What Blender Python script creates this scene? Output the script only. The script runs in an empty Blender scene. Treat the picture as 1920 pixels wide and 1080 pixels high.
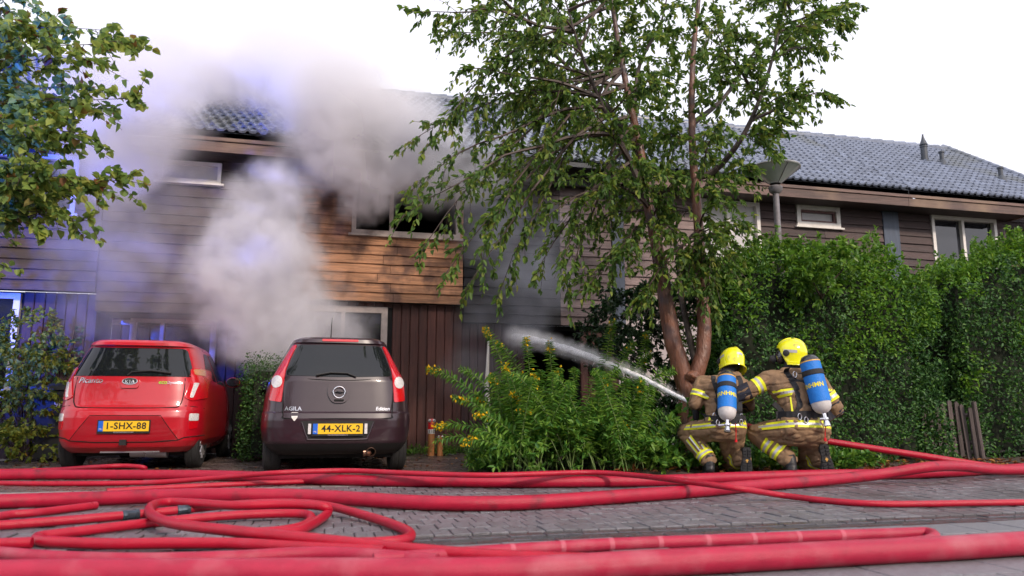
import bpy, bmesh, math, random
import numpy as np
from mathutils import Vector, Matrix, noise as mnoise
from mathutils.bvhtree import BVHTree
random.seed(7); RNG = np.random.default_rng(7)
R = math.radians
SC = bpy.context.scene
COL = SC.collection

# ------------------------------------------------------------------ camera
FPX, CAM_H, YAW, PITCH = 1400.0, 0.65, R(14), R(9.5)
cam_d = bpy.data.cameras.new('camera')
cam = bpy.data.objects.new('camera', cam_d); COL.objects.link(cam)
cam.location = (0, 0, CAM_H); cam.rotation_euler = (R(90) + PITCH, 0, -YAW)
cam_d.sensor_width = 36; cam_d.lens = 36 * FPX / 1920
cam_d.clip_start = 0.05; cam_d.clip_end = 2000
cam_d.dof.use_dof = True; cam_d.dof.focus_distance = 8.0; cam_d.dof.aperture_fstop = 2.0
SC.camera = cam

# ------------------------------------------------------------------ sky, sun, exposure
SUN_EL, SUN_AZ = R(33), R(161)          # azimuth of the sun measured from +Y towards +X
w = bpy.data.worlds.new('World'); SC.world = w; w.use_nodes = True
nt = w.node_tree; nt.nodes.clear()
sky = nt.nodes.new('ShaderNodeTexSky'); sky.sky_type = 'NISHITA'; sky.sun_disc = False
sky.sun_elevation = SUN_EL; sky.sun_rotation = SUN_AZ; sky.dust_density = 4; sky.air_density = 1.0
mx = nt.nodes.new('ShaderNodeMix'); mx.data_type = 'RGBA'; mx.inputs[0].default_value = 0.85
mx.inputs[7].default_value = (9.4, 9.3, 10.3, 1)      # a thin white overcast over the blue
bg = nt.nodes.new('ShaderNodeBackground'); bg.inputs['Strength'].default_value = 0.115
ow = nt.nodes.new('ShaderNodeOutputWorld')
nt.links.new(sky.outputs[0], mx.inputs[6]); nt.links.new(mx.outputs[2], bg.inputs[0]); nt.links.new(bg.outputs[0], ow.inputs[0])
sun_d = bpy.data.lights.new('sun', 'SUN'); sun_d.energy = 2.2; sun_d.angle = R(6); sun_d.color = (1.0, 0.84, 0.70)
sun = bpy.data.objects.new('sun', sun_d); COL.objects.link(sun)
sd = Vector((math.sin(SUN_AZ) * math.cos(SUN_EL), math.cos(SUN_AZ) * math.cos(SUN_EL), math.sin(SUN_EL)))
sun.rotation_euler = sd.to_track_quat('Z', 'Y').to_euler()
# the blue beacon of the fire engine parked up the street
bl_d = bpy.data.lights.new('beacon_lamp', 'SPOT'); bl_d.energy = 11000; bl_d.color = (0.02, 0.09, 1.0)
bl_d.shadow_soft_size = 0.10; bl_d.spot_size = R(42); bl_d.spot_blend = 0.5
bl = bpy.data.objects.new('beacon_lamp', bl_d); COL.objects.link(bl)
bl.location = (-5.6, 1.0, 2.9)
bl.rotation_euler = (Vector((-4.3, 10.8, 4.0)) - bl.location).to_track_quat('-Z', 'Y').to_euler()
vs = SC.view_settings
vs.view_transform = 'Standard'; vs.look = 'None'; vs.gamma = 1; vs.exposure = 0.35
SC.render.engine = 'CYCLES'
cy = SC.cycles
cy.use_denoising = True; cy.max_bounces = 9; cy.diffuse_bounces = 3; cy.glossy_bounces = 3; cy.transmission_bounces = 4
cy.transparent_max_bounces = 10; cy.volume_bounces = 6; cy.volume_max_steps = 80; cy.volume_step_rate = 4.0
cy.use_adaptive_sampling = True; cy.adaptive_threshold = 0.02

# ------------------------------------------------------------------ helpers
_fw = Vector((math.sin(YAW) * math.cos(PITCH), math.cos(YAW) * math.cos(PITCH), math.sin(PITCH)))
_rt = Vector((math.cos(YAW), -math.sin(YAW), 0)); _up = _rt.cross(_fw)
def ray(x, y): return _fw * FPX + _rt * (x - 960) - _up * (y - 540)
def onY(x, y, Y):
    d = ray(x, y); return Vector((0, 0, CAM_H)) + d * (Y / d.y)
def onZ(x, y, Z=0.0):
    d = ray(x, y); return Vector((0, 0, CAM_H)) + d * ((Z - CAM_H) / d.z)
def onD(x, y, D):
    d = ray(x, y); f = Vector((math.sin(YAW), math.cos(YAW), 0))
    return Vector((0, 0, CAM_H)) + d * (D / d.dot(f))

WORLD_ROOTS = {}
def link(o): COL.objects.link(o); return o
def tag(o, label=None, cat=None, group=None, kind=None):
    if label: o['label'] = label
    if cat: o['category'] = cat
    if group: o['group'] = group
    if kind: o['kind'] = kind
    return o
def empty(name, loc=(0, 0, 0), rz=0.0, label=None, cat=None, group=None, world=True):
    o = link(bpy.data.objects.new(name, None)); o.location = loc; o.rotation_euler = (0, 0, rz)
    o.empty_display_size = 0.1
    if world: WORLD_ROOTS[o.name] = Matrix.Translation(Vector(loc))
    return tag(o, label, cat, group)
def adopt(o, parent):
    o.parent = parent
    if parent is not None and parent.name in WORLD_ROOTS:
        o.matrix_parent_inverse = WORLD_ROOTS[parent.name].inverted()
    return o
def mesh_obj(name, me, parent=None):
    o = link(bpy.data.objects.new(name, me))
    if parent is not None: adopt(o, parent)
    return o

class MB:
    def __init__(s): s.v = []; s.f = []; s.m = []; s.mi = 0
    def quad(s, a, b, c, d):
        n = len(s.v); s.v += [a, b, c, d]; s.f.append((n, n+1, n+2, n+3)); s.m.append(s.mi); return s
    def face(s, pts):
        n = len(s.v); s.v += list(pts); s.f.append(tuple(range(n, n+len(pts)))); s.m.append(s.mi); return s
    def raw(s, vs, fs):
        n = len(s.v); s.v += [tuple(p) for p in vs]
        for f in fs: s.f.append(tuple(i+n for i in f)); s.m.append(s.mi)
        return s
    def box(s, x0, x1, y0, y1, z0, z1):
        vs = [(x0,y0,z0),(x1,y0,z0),(x1,y1,z0),(x0,y1,z0),(x0,y0,z1),(x1,y0,z1),(x1,y1,z1),(x0,y1,z1)]
        return s.raw(vs, [(3,2,1,0),(4,5,6,7),(0,1,5,4),(1,2,6,5),(2,3,7,6),(3,0,4,7)])
    def cbox(s, x0, x1, y0, y1, z0, z1, c=0.004):
        # a box with a chamfered top
        vs = [(x0,y0,z0),(x1,y0,z0),(x1,y1,z0),(x0,y1,z0),(x0,y0,z1-c),(x1,y0,z1-c),(x1,y1,z1-c),(x0,y1,z1-c),
              (x0+c,y0+c,z1),(x1-c,y0+c,z1),(x1-c,y1-c,z1),(x0+c,y1-c,z1)]
        return s.raw(vs, [(0,1,5,4),(1,2,6,5),(2,3,7,6),(3,0,4,7),(4,5,9,8),(5,6,10,9),(6,7,11,10),(7,4,8,11),(8,9,10,11)])
    def tube(s, pts, rad, n=8, caps=True, flat=1.0):
        pts = [Vector(p) for p in pts]
        if not hasattr(rad, '__len__'): rad = [rad]*len(pts)
        rings = []; prev = None
        for i, p in enumerate(pts):
            t = (pts[min(i+1, len(pts)-1)] - pts[max(i-1, 0)])
            t = t.normalized() if t.length > 1e-9 else Vector((0, 0, 1))
            if prev is None:
                a = Vector((0, 0, 1)) if abs(t.z) < 0.9 else Vector((1, 0, 0))
                u = t.cross(a).normalized()
            else:
                u = prev - t * prev.dot(t); u = u.normalized() if u.length > 1e-6 else t.orthogonal().normalized()
            prev = u; v = t.cross(u)
            rings.append([p + (u*math.cos(k*2*math.pi/n) + v*math.sin(k*2*math.pi/n)*flat)*rad[i] for k in range(n)])
        base = len(s.v)
        for r in rings: s.v += [tuple(q) for q in r]
        for i in range(len(pts)-1):
            for k in range(n):
                a = base+i*n+k; b = base+i*n+(k+1) % n
                s.f.append((a, b, b+n, a+n)); s.m.append(s.mi)
        if caps:
            s.f.append(tuple(base+k for k in range(n))[::-1]); s.m.append(s.mi)
            e = base+(len(pts)-1)*n
            s.f.append(tuple(e+k for k in range(n))); s.m.append(s.mi)
        return s
    def lathe(s, prof, n=20, M=None, close=True):
        # prof: (radius, height) turned about Z, then moved by M
        M = M or Matrix.Identity(4); base = len(s.v)
        for r, h in prof:
            for k in range(n):
                a = 2*math.pi*k/n; s.v.append(tuple(M @ Vector((r*math.cos(a), r*math.sin(a), h))))
        for i in range(len(prof)-1):
            for k in range(n):
                a = base+i*n+k; b = base+i*n+(k+1) % n
                s.f.append((a, b, b+n, a+n)); s.m.append(s.mi)
        if close:
            s.f.append(tuple(base+k for k in range(n))[::-1]); s.m.append(s.mi)
            e = base+(len(prof)-1)*n; s.f.append(tuple(e+k for k in range(n))); s.m.append(s.mi)
        return s
    def prism(s, poly, axis, a, b):
        # poly: 2D points, extruded along axis from a to b
        def mk(p, t): return {'x': (t, p[0], p[1]), 'y': (p[0], t, p[1]), 'z': (p[0], p[1], t)}[axis]
        n = len(poly); base = len(s.v)
        s.v += [mk(p, a) for p in poly] + [mk(p, b) for p in poly]
        for k in range(n):
            s.f.append((base+k, base+(k+1) % n, base+n+(k+1) % n, base+n+k)); s.m.append(s.mi)
        s.f.append(tuple(base+k for k in range(n))[::-1]); s.m.append(s.mi)
        s.f.append(tuple(base+n+k for k in range(n))); s.m.append(s.mi)
        return s
    def mesh(s, name, mat, smooth=False, fix=True):
        me = bpy.data.meshes.new(name)
        me.from_pydata([tuple(p) for p in s.v], [], s.f)
        mats = mat if isinstance(mat, (list, tuple)) else [mat]
        for m in mats: me.materials.append(m)
        if len(mats) > 1: me.polygons.foreach_set('material_index', s.m)
        if fix:
            bm = bmesh.new(); bm.from_mesh(me); bmesh.ops.recalc_face_normals(bm, faces=bm.faces); bm.to_mesh(me); bm.free()
        if smooth:
            me.polygons.foreach_set('use_smooth', [True]*len(me.polygons))
            try: me.set_sharp_from_angle(angle=R(smooth if smooth is not True else 40))
            except Exception: pass
        me.update(); return me
    def build(s, name, mat, parent=None, smooth=False, fix=True):
        return mesh_obj(name, s.mesh(name, mat, smooth, fix), parent)

def np_mesh(name, V, Fq, mat, smooth=False):
    # V (n,3), Fq (m,k) with constant k
    me = bpy.data.meshes.new(name); V = np.asarray(V, np.float32); Fq = np.asarray(Fq, np.int32)
    me.vertices.add(len(V)); me.vertices.foreach_set('co', V.ravel())
    m, k = Fq.shape
    me.loops.add(m*k); me.loops.foreach_set('vertex_index', Fq.ravel())
    me.polygons.add(m); me.polygons.foreach_set('loop_start', np.arange(0, m*k, k, dtype=np.int32))
    me.polygons.foreach_set('loop_total', np.full(m, k, np.int32))
    if smooth: me.polygons.foreach_set('use_smooth', np.ones(m, bool))
    me.materials.append(mat); me.update(calc_edges=True); me.validate(); return me

def smooth_path(pts, per=8):
    pts = [Vector(p) for p in pts]; out = []
    P = [pts[0]*2 - pts[1]] + pts + [pts[-1]*2 - pts[-2]]
    for i in range(1, len(P)-2):
        p0, p1, p2, p3 = P[i-1], P[i], P[i+1], P[i+2]
        for j in range(per):
            t = j/per
            out.append(0.5*((2*p1) + (p2-p0)*t + (2*p0-5*p1+4*p2-p3)*t*t + (3*p1-p0-3*p2+p3)*t**3))
    out.append(pts[-1]); return out

def text_mesh(name, body, size, mat, extrude=0.002, bold=0.0, shear=0.0, space=1.0):
    cu = bpy.data.curves.new(name, 'FONT'); cu.body = body; cu.size = size; cu.align_x = 'CENTER'; cu.align_y = 'CENTER'
    cu.extrude = extrude; cu.offset = bold; cu.shear = shear; cu.resolution_u = 3; cu.space_character = space
    t = bpy.data.objects.new(name, cu); COL.objects.link(t)
    dg = bpy.context.evaluated_depsgraph_get(); me = bpy.data.meshes.new_from_object(t.evaluated_get(dg))
    bpy.data.objects.remove(t); bpy.data.curves.remove(cu)
    me.materials.clear(); me.materials.append(mat); me.name = name; return me

def applied(o, mods):
    for kind, kw in mods:
        m = o.modifiers.new(kind, kind)
        for k, v in kw.items(): setattr(m, k, v)
    dg = bpy.context.evaluated_depsgraph_get(); me = bpy.data.meshes.new_from_object(o.evaluated_get(dg))
    o.modifiers.clear(); old = o.data; o.data = me; bpy.data.meshes.remove(old); return o

# ------------------------------------------------------------------ materials
MATS = {}
def mat(name, col, rough=0.6, var=0.25, scale=6.0, bump=0.0, bscale=60.0, metal=0.0, coat=0.0, spec=0.5, stretch=(1, 1, 1),
        dirt=None, dscale=2.0, dlo=0.5, dhi=0.7, rvar=0.1, objrand=0.0, alpha=1.0, coat_rough=0.04, emis=None):
    m = bpy.data.materials.new(name); m.use_nodes = True; MATS[name] = m
    n = m.node_tree.nodes; l = m.node_tree.links; b = n['Principled BSDF']
    tc = n.new('ShaderNodeTexCoord'); mp = n.new('ShaderNodeMapping'); mp.inputs['Scale'].default_value = stretch
    l.new(tc.outputs['Object'], mp.inputs[0])
    vec = mp.outputs[0]
    ns = n.new('ShaderNodeTexNoise'); ns.inputs['Scale'].default_value = scale; ns.inputs['Detail'].default_value = 5; ns.inputs['Roughness'].default_value = 0.62
    if objrand:
        oi = n.new('ShaderNodeObjectInfo'); ad = n.new('ShaderNodeVectorMath'); ad.operation = 'ADD'
        sc_ = n.new('ShaderNodeVectorMath'); sc_.operation = 'SCALE'; sc_.inputs[3].default_value = 40.0
        cx = n.new('ShaderNodeCombineXYZ')
        for k in range(3): l.new(oi.outputs['Random'], cx.inputs[k])
        l.new(cx.outputs[0], sc_.inputs[0]); l.new(vec, ad.inputs[0]); l.new(sc_.outputs[0], ad.inputs[1]); vec = ad.outputs[0]
    l.new(vec, ns.inputs['Vector'])
    c = Vector(col)
    ramp = n.new('ShaderNodeValToRGB')
    ramp.color_ramp.elements[0].position = 0.3; ramp.color_ramp.elements[1].position = 0.7
    ramp.color_ramp.elements[0].color = (*[x*(1-var) for x in c], 1); ramp.color_ramp.elements[1].color = (*[min(1, x*(1+var)) for x in c], 1)
    l.new(ns.outputs['Fac'], ramp.inputs[0]); out = ramp.outputs[0]
    if objrand:
        hs = n.new('ShaderNodeHueSaturation'); mr = n.new('ShaderNodeMapRange')
        mr.inputs['To Min'].default_value = 1-objrand; mr.inputs['To Max'].default_value = 1+objrand
        l.new(oi.outputs['Random'], mr.inputs[0]); l.new(mr.outputs[0], hs.inputs['Value']); l.new(out, hs.inputs['Color']); out = hs.outputs[0]
    if dirt is not None:
        n2 = n.new('ShaderNodeTexNoise'); n2.inputs['Scale'].default_value = dscale; n2.inputs['Detail'].default_value = 6
        l.new(tc.outputs['Object'], n2.inputs['Vector'])
        mr2 = n.new('ShaderNodeMapRange'); mr2.inputs['From Min'].default_value = dlo; mr2.inputs['From Max'].default_value = dhi
        l.new(n2.outputs['Fac'], mr2.inputs[0])
        mm = n.new('ShaderNodeMix'); mm.data_type = 'RGBA'; l.new(mr2.outputs[0], mm.inputs[0]); l.new(out, mm.inputs[6])
        mm.inputs[7].default_value = (*dirt, 1); out = mm.outputs[2]
    l.new(out, b.inputs['Base Color'])
    if rvar:
        mr3 = n.new('ShaderNodeMapRange'); mr3.inputs['To Min'].default_value = max(0.02, rough-rvar); mr3.inputs['To Max'].default_value = min(1, rough+rvar)
        l.new(ns.outputs['Fac'], mr3.inputs[0]); l.new(mr3.outputs[0], b.inputs['Roughness'])
    else: b.inputs['Roughness'].default_value = rough
    b.inputs['Metallic'].default_value = metal; b.inputs['Specular IOR Level'].default_value = spec
    b.inputs['Coat Weight'].default_value = coat; b.inputs['Coat Roughness'].default_value = coat_rough
    b.inputs['Alpha'].default_value = alpha
    if emis: b.inputs['Emission Color'].default_value = (*emis[0], 1); b.inputs['Emission Strength'].default_value = emis[1]
    if bump:
        nb = n.new('ShaderNodeTexNoise'); nb.inputs['Scale'].default_value = bscale; nb.inputs['Detail'].default_value = 4
        l.new(vec, nb.inputs['Vector'])
        bp = n.new('ShaderNodeBump'); bp.inputs['Strength'].default_value = bump; bp.inputs['Distance'].default_value = 0.02
        l.new(nb.outputs['Fac'], bp.inputs['Height']); l.new(bp.outputs[0], b.inputs['Normal'])
    return m

def leaf_mat(name, cols, trans=0.35, rough=0.45, spec=0.4):
    # cols: colours spread at random over single leaves
    m = bpy.data.materials.new(name); m.use_nodes = True; MATS[name] = m
    n = m.node_tree.nodes; l = m.node_tree.links; b = n['Principled BSDF']
    g = n.new('ShaderNodeNewGeometry'); rp = n.new('ShaderNodeValToRGB'); rp.color_ramp.interpolation = 'LINEAR'
    el = rp.color_ramp.elements
    while len(el) < len(cols): el.new(0.5)
    for i, (pos, c) in enumerate(cols): el[i].position = pos; el[i].color = (*c, 1)
    l.new(g.outputs['Random Per Island'], rp.inputs[0]); l.new(rp.outputs[0], b.inputs['Base Color'])
    b.inputs['Roughness'].default_value = rough; b.inputs['Specular IOR Level'].default_value = spec
    t = n.new('ShaderNodeBsdfTranslucent'); hs = n.new('ShaderNodeHueSaturation'); hs.inputs['Value'].default_value = 1.5; hs.inputs['Hue'].default_value = 0.485
    l.new(rp.outputs[0], hs.inputs['Color']); l.new(hs.outputs[0], t.inputs[0])
    ms = n.new('ShaderNodeMixShader'); ms.inputs[0].default_value = trans
    l.new(b.outputs[0], ms.inputs[1]); l.new(t.outputs[0], ms.inputs[2]); l.new(ms.outputs[0], n['Material Output'].inputs[0])
    return m

def leaves_np(pos, tip, nrm, length, width, fold=0.25):
    # one leaf = two quads folded along the midrib
    pos = np.asarray(pos, float); tip = np.asarray(tip, float); nrm = np.asarray(nrm, float); N = len(pos)
    tip /= np.linalg.norm(tip, axis=1, keepdims=True)+1e-9
    side = np.cross(tip, nrm); side /= np.linalg.norm(side, axis=1, keepdims=True)+1e-9
    up = np.cross(side, tip)
    L = np.asarray(length).reshape(-1, 1)*np.ones((N, 1)); W = np.asarray(width).reshape(-1, 1)*np.ones((N, 1))
    f = up*W*fold
    V = np.stack([pos, pos+tip*L*0.28+side*W*0.46+f, pos+tip*L*0.66+side*W*0.36+f*0.8-up*L*0.04, pos+tip*L-up*L*0.12,
                  pos+tip*L*0.66-side*W*0.36+f*0.8-up*L*0.04, pos+tip*L*0.28-side*W*0.46+f], 1).reshape(-1, 3)
    b = np.arange(N).reshape(-1, 1)*6
    F = np.stack([b+np.array([0, 1, 2, 3]), b+np.array([0, 3, 4, 5])], 1).reshape(-1, 4)
    return V, F
def leaf_obj(name, chunks, m, parent):
    Vs, Fs, o = [], [], 0
    for V, F in chunks: Vs.append(V); Fs.append(F+o); o += len(V)
    return mesh_obj(name, np_mesh(name, np.concatenate(Vs), np.concatenate(Fs), m), parent)
def rdir(n): v = RNG.normal(size=(n, 3)); return v/np.linalg.norm(v, axis=1, keepdims=True)
# ------------------------------------------------------------------ ground, road, driveway
M_joint = mat('joint_sand', (0.055, 0.05, 0.05), 0.8, 0.4, 9, 0.5, 120)
M_paver = mat('clinker_paver', (0.145, 0.143, 0.157), 0.33, 0.35, 30, 0.35, 160, dirt=(0.085, 0.075, 0.08), dscale=1.3, dlo=0.45, dhi=0.68, objrand=0.14, rvar=0.2)
M_paver_all = mat('clinker_paver_field', (0.145, 0.143, 0.157), 0.33, 0.5, 18, 0.35, 160, dirt=(0.085, 0.075, 0.08), dscale=1.3, dlo=0.45, dhi=0.68, rvar=0.2)
M_slab = mat('grey_concrete_slab', (0.175, 0.172, 0.19), 0.42, 0.35, 40, 0.35, 200, dirt=(0.14, 0.13, 0.13), dscale=2.2, dlo=0.45, dhi=0.72, rvar=0.15)
M_gutter = mat('wet_gutter_brick', (0.07, 0.066, 0.075), 0.14, 0.4, 25, 0.2, 120, rvar=0.15, objrand=0.15)
M_soil = mat('bed_soil', (0.06, 0.042, 0.03), 0.85, 0.5, 14, 0.9, 40)
M_drive = mat('wet_driveway_paver', (0.115, 0.085, 0.075), 0.28, 0.4, 12, 0.3, 90, dirt=(0.05, 0.04, 0.038), dscale=1.8, dlo=0.4, dhi=0.65, rvar=0.2, objrand=0.12)
M_kerb = mat('concrete_kerb', (0.24, 0.225, 0.21), 0.6, 0.3, 20, 0.3, 120)

g = MB(); g.quad((-400, -120, -0.05), (400, -120, -0.05), (400, 500, -0.05), (-400, 500, -0.05))
ground = tag(g.build('ground', M_soil), kind='structure')
g = MB(); g.quad((-30, -12, -0.012), (40, -12, -0.012), (40, 7.15, -0.012), (-30, 7.15, -0.012))
road = tag(g.build('road', M_joint), kind='structure')
# clinker pavers laid in courses across the street, 300 nearest as pieces of their own
def paver_field(x0, x1, y0, y1, pw, pd, gap, keep):
    spots = []; j = 0; y = y0
    while y < y1 - 1e-6:
        off = pw/2 if j % 2 else 0; x = x0 + off
        while x < x1:
            spots.append((x, y)); x += pw
        y += pd; j += 1
    return [s for s in spots if keep(s[0], s[1])]
def in_view(x, y, mg=1.06):
    f = Vector((x, y, 0)); d = f.x*math.sin(YAW)+f.y*math.cos(YAW); r = f.x*math.cos(YAW)-f.y*math.sin(YAW)
    return d > 1.5 and abs(r/d) < 960/FPX*mg
def pieces(parent, spots, pw, pd, gap, h, m_one, m_all, name, n_own=300, jit=0.0022):
    spots = sorted(spots, key=lambda s: s[0]**2+s[1]**2)
    mb = MB(); mb.cbox(gap/2, pw-gap/2, gap/2, pd-gap/2, -0.05, h, 0.004); one = mb.mesh(name, m_one)
    for x, y in spots[:n_own]:
        o = mesh_obj(name, one, parent); o.location = (x, y, random.uniform(-jit, jit)*1.5)
        o.rotation_euler = (random.uniform(-.012, .012), random.uniform(-.012, .012), random.uniform(-.008, .008))
    if len(spots) > n_own:
        mb = MB()
        for x, y in spots[n_own:]:
            z = h+random.uniform(-jit, jit)*1.5
            mb.cbox(x+gap/2, x+pw-gap/2, y+gap/2, y+pd-gap/2, -0.05, z, 0.004)
        o = mb.build(name+'_field', m_all, parent, fix=False); o['kind'] = 'stuff'
pieces(road, paver_field(-8, 10.5, 4.18, 7.0, 0.105, 0.205, 0.006, in_view), 0.105, 0.205, 0.006, 0.0, M_paver, M_paver_all, 'paver')
gm = MB(); gm.cbox(0.004, 0.206, 0.004, 0.096, -0.05, -0.006, 0.005); gme = gm.mesh('gutter_brick', M_gutter)
k = 0
for row in range(3):
    x = -3.2 + (0.1 if row % 2 else 0)
    while x < 4.9:
        yy = 3.86+row*0.1
        if in_view(x, yy):
            o = mesh_obj('gutter_brick', gme, road); o.location = (x, yy, random.uniform(-.003, .003)-(0.004 if row == 1 else 0)); k += 1
        x += 0.21
pieces(road, paver_field(-6, 6, 1.74, 3.84, 0.3, 0.3, 0.005, lambda x, y: in_view(x, y, 1.15) or in_view(x+.3, y+.3, 1.15)), 0.3, 0.3, 0.006, 0.002, M_slab, M_slab, 'slab', jit=0.0015)
# flush kerb between the road and the planting bed
kb = MB(); kb.cbox(0.003, 0.997, 0, 0.1, -0.1, 0.035, 0.012); kme = kb.mesh('kerb_stone', M_kerb)
kerb = tag(MB().box(-9, 16, 7.06, 7.13, -0.2, -0.03).build('kerb', M_joint), kind='structure')
for i in range(-9, 16):
    o = mesh_obj('kerb_stone', kme, kerb); o.location = (i, 7.03, (0.0 if i >= 2 else -0.03)+random.uniform(-.004, .004))
# driveway under the cars
g = MB(); g.quad((-4.3, 7.13, -0.008), (2.0, 7.13, -0.008), (2.0, 13.4, -0.008), (-4.3, 13.4, -0.008))
drive = tag(g.build('driveway', M_joint), kind='structure')
pieces(drive, paver_field(-4.2, 1.7, 7.14, 12.1, 0.21, 0.21, 0.006, in_view), 0.21, 0.21, 0.006, 0.004, M_drive, M_drive, 'driveway_paver', 300)
# planting bed, slightly mounded
bm = bmesh.new(); bmesh.ops.create_grid(bm, x_segments=90, y_segments=36, size=1.0)
for v in bm.verts:
    X = 1.75+(v.co.x+1)/2*13.2; Y = 7.13+(v.co.y+1)/2*4.9
    e = min(1, (Y-7.13)/0.5, (X-1.75)/0.5)
    v.co = (X, Y, -0.02+0.05*e+0.05*e*mnoise.noise(Vector((X*1.7, Y*1.7, 0)))+0.02*mnoise.noise(Vector((X*7, Y*7, 3))))
me = bpy.data.meshes.new('planting_bed'); bm.to_mesh(me); bm.free(); me.materials.append(M_soil)
tag(mesh_obj('planting_bed', me), kind='structure')
# ------------------------------------------------------------------ the row of houses (front along X at Y = 12.2)
WY = 12.2
def wood(name, c, **k):
    a = dict(rough=0.62, var=0.45, scale=5, bump=0.35, bscale=25, stretch=(0.35, 1, 6), objrand=0.22, rvar=0.15); a.update(k)
    return mat(name, c, **a)
M_brown = wood('dark_stained_board', (0.056, 0.034, 0.033), dirt=(0.13, 0.09, 0.085), dscale=1.2, dlo=0.56, dhi=0.8)
M_orange = wood('warm_lit_orange_board', (0.46, 0.225, 0.115), dirt=(0.13, 0.062, 0.04), dscale=3.0, dlo=0.47, dhi=0.66, var=0.5, bump=0.6, bscale=18)  # warm light on this bay put into the board colour; stains are real
M_char = wood('charred_board', (0.022, 0.021, 0.024), dirt=(0.10, 0.055, 0.045), dscale=1.4, dlo=0.6, dhi=0.8, rough=0.75)
M_pinkb = wood('bleached_board', (0.21, 0.150, 0.145), dirt=(0.11, 0.075, 0.07), dscale=1.6, dlo=0.5, dhi=0.75)
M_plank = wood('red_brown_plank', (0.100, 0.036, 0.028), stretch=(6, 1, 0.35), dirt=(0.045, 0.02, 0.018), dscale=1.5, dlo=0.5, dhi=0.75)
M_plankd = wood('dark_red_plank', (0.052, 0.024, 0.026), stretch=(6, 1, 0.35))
M_fascia = wood('fascia_board', (0.135, 0.085, 0.072), dirt=(0.28, 0.19, 0.12), dscale=0.9, dlo=0.55, dhi=0.8)
M_fasciad = wood('scorched_fascia', (0.05, 0.036, 0.034), dirt=(0.02, 0.02, 0.02), dscale=1.2)
M_core = mat('wall_felt', (0.012, 0.011, 0.012), 0.9, 0.2)
M_white = mat('white_frame_paint', (0.74, 0.71, 0.67), 0.4, 0.06, 8, dirt=(0.5, 0.46, 0.42), dscale=3, dlo=0.55, dhi=0.8)
M_soot = mat('sooted_frame_paint', (0.50, 0.42, 0.38), 0.5, 0.2, 8, dirt=(0.12, 0.09, 0.08), dscale=2.5, dlo=0.5, dhi=0.7)
M_brownf = mat('brown_sash', (0.12, 0.045, 0.04), 0.45, 0.15)
M_pane = mat('window_glass', (0.018, 0.02, 0.026), 0.04, 0.2, 2, spec=0.9, rvar=0.02)
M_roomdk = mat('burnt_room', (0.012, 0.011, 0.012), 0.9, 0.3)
M_blind = mat('pale_blind', (0.55, 0.54, 0.55), 0.7, 0.1)
M_bluec = mat('blue_curtain', (0.10, 0.28, 0.42), 0.8, 0.15)
M_navy = mat('blue_grey_cladding', (0.055, 0.075, 0.115), 0.5, 0.25, 5, 0.2, 30, stretch=(5, 1, .4))
M_plaster = mat('pale_plaster', (0.46, 0.41, 0.42), 0.75, 0.12, 6, 0.3, 60)
M_tile = mat('blue_grey_roof_tile', (0.145, 0.172, 0.235), 0.28, 0.3, 8, 0.1, 60, rvar=0.12, objrand=0.22, dirt=(0.10, 0.11, 0.10), dscale=.9, dlo=.5, dhi=.75)
M_tile_all = mat('blue_grey_roof_tile_field', (0.145, 0.172, 0.235), 0.28, 0.3, 5, 0.1, 60, rvar=0.12, dirt=(0.10, 0.11, 0.10), dscale=.9, dlo=.5, dhi=.75)
M_lead = mat('vent_plastic', (0.05, 0.06, 0.075), 0.5, 0.2)

def spans(x0, x1, holes):
    out = [(x0, x1)]
    for a, b in holes:
        nx = []
        for s, e in out:
            if b <= s or a >= e: nx.append((s, e)); continue
            if a > s: nx.append((s, a))
            if b < e: nx.append((b, e))
        out = nx
    return [(s, e) for s, e in out if e-s > 0.03]
def siding(parent, x0, x1, z0, z1, Y, m, holes=(), pitch=0.155, joint=4.2, rough_edge=0.004):
    n = round((z1-z0)/pitch); pitch = (z1-z0)/n
    for i in range(n):
        za, zb = z0+i*pitch, z0+(i+1)*pitch
        hs = [(hx0, hx1) for hx0, hx1, hz0, hz1 in holes if min(zb, hz1)-max(za, hz0) > pitch*0.45]
        for s, e in spans(x0, x1, hs):
            cuts = [s]; c = s + random.uniform(1.2, joint)
            while c < e-0.5: cuts.append(c); c += random.uniform(1.6, joint+.9)
            cuts.append(e)
            for a, b in zip(cuts[:-1], cuts[1:]):
                mb = MB(); ns = max(2, int((b-a)/0.22)); dz = random.uniform(-.006, .006); lip = random.uniform(.034, .046)
                prof = []
                for q in range(ns+1):
                    x = a+0.003+(b-a-0.006)*q/ns; wv = rough_edge*mnoise.noise(Vector((x*3.1, za*9, 1)))*1.4
                    wz = rough_edge*mnoise.noise(Vector((x*5.3, za*9, 7)))*1.2
                    prof.append([(x, Y-lip-wv, za+dz*q/ns+wz), (x, Y-.010-wv, zb+0.012), (x, Y+0.012, zb+0.012), (x, Y+.006, za)])
                for q in range(ns):
                    A, B = prof[q], prof[q+1]
                    mb.quad(A[0], B[0], B[1], A[1]); mb.quad(A[3], B[3], B[0], A[0])
                mb.quad(*prof[0]); mb.quad(*prof[-1][::-1])
                mb.build('board', m, parent, fix=False)
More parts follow.
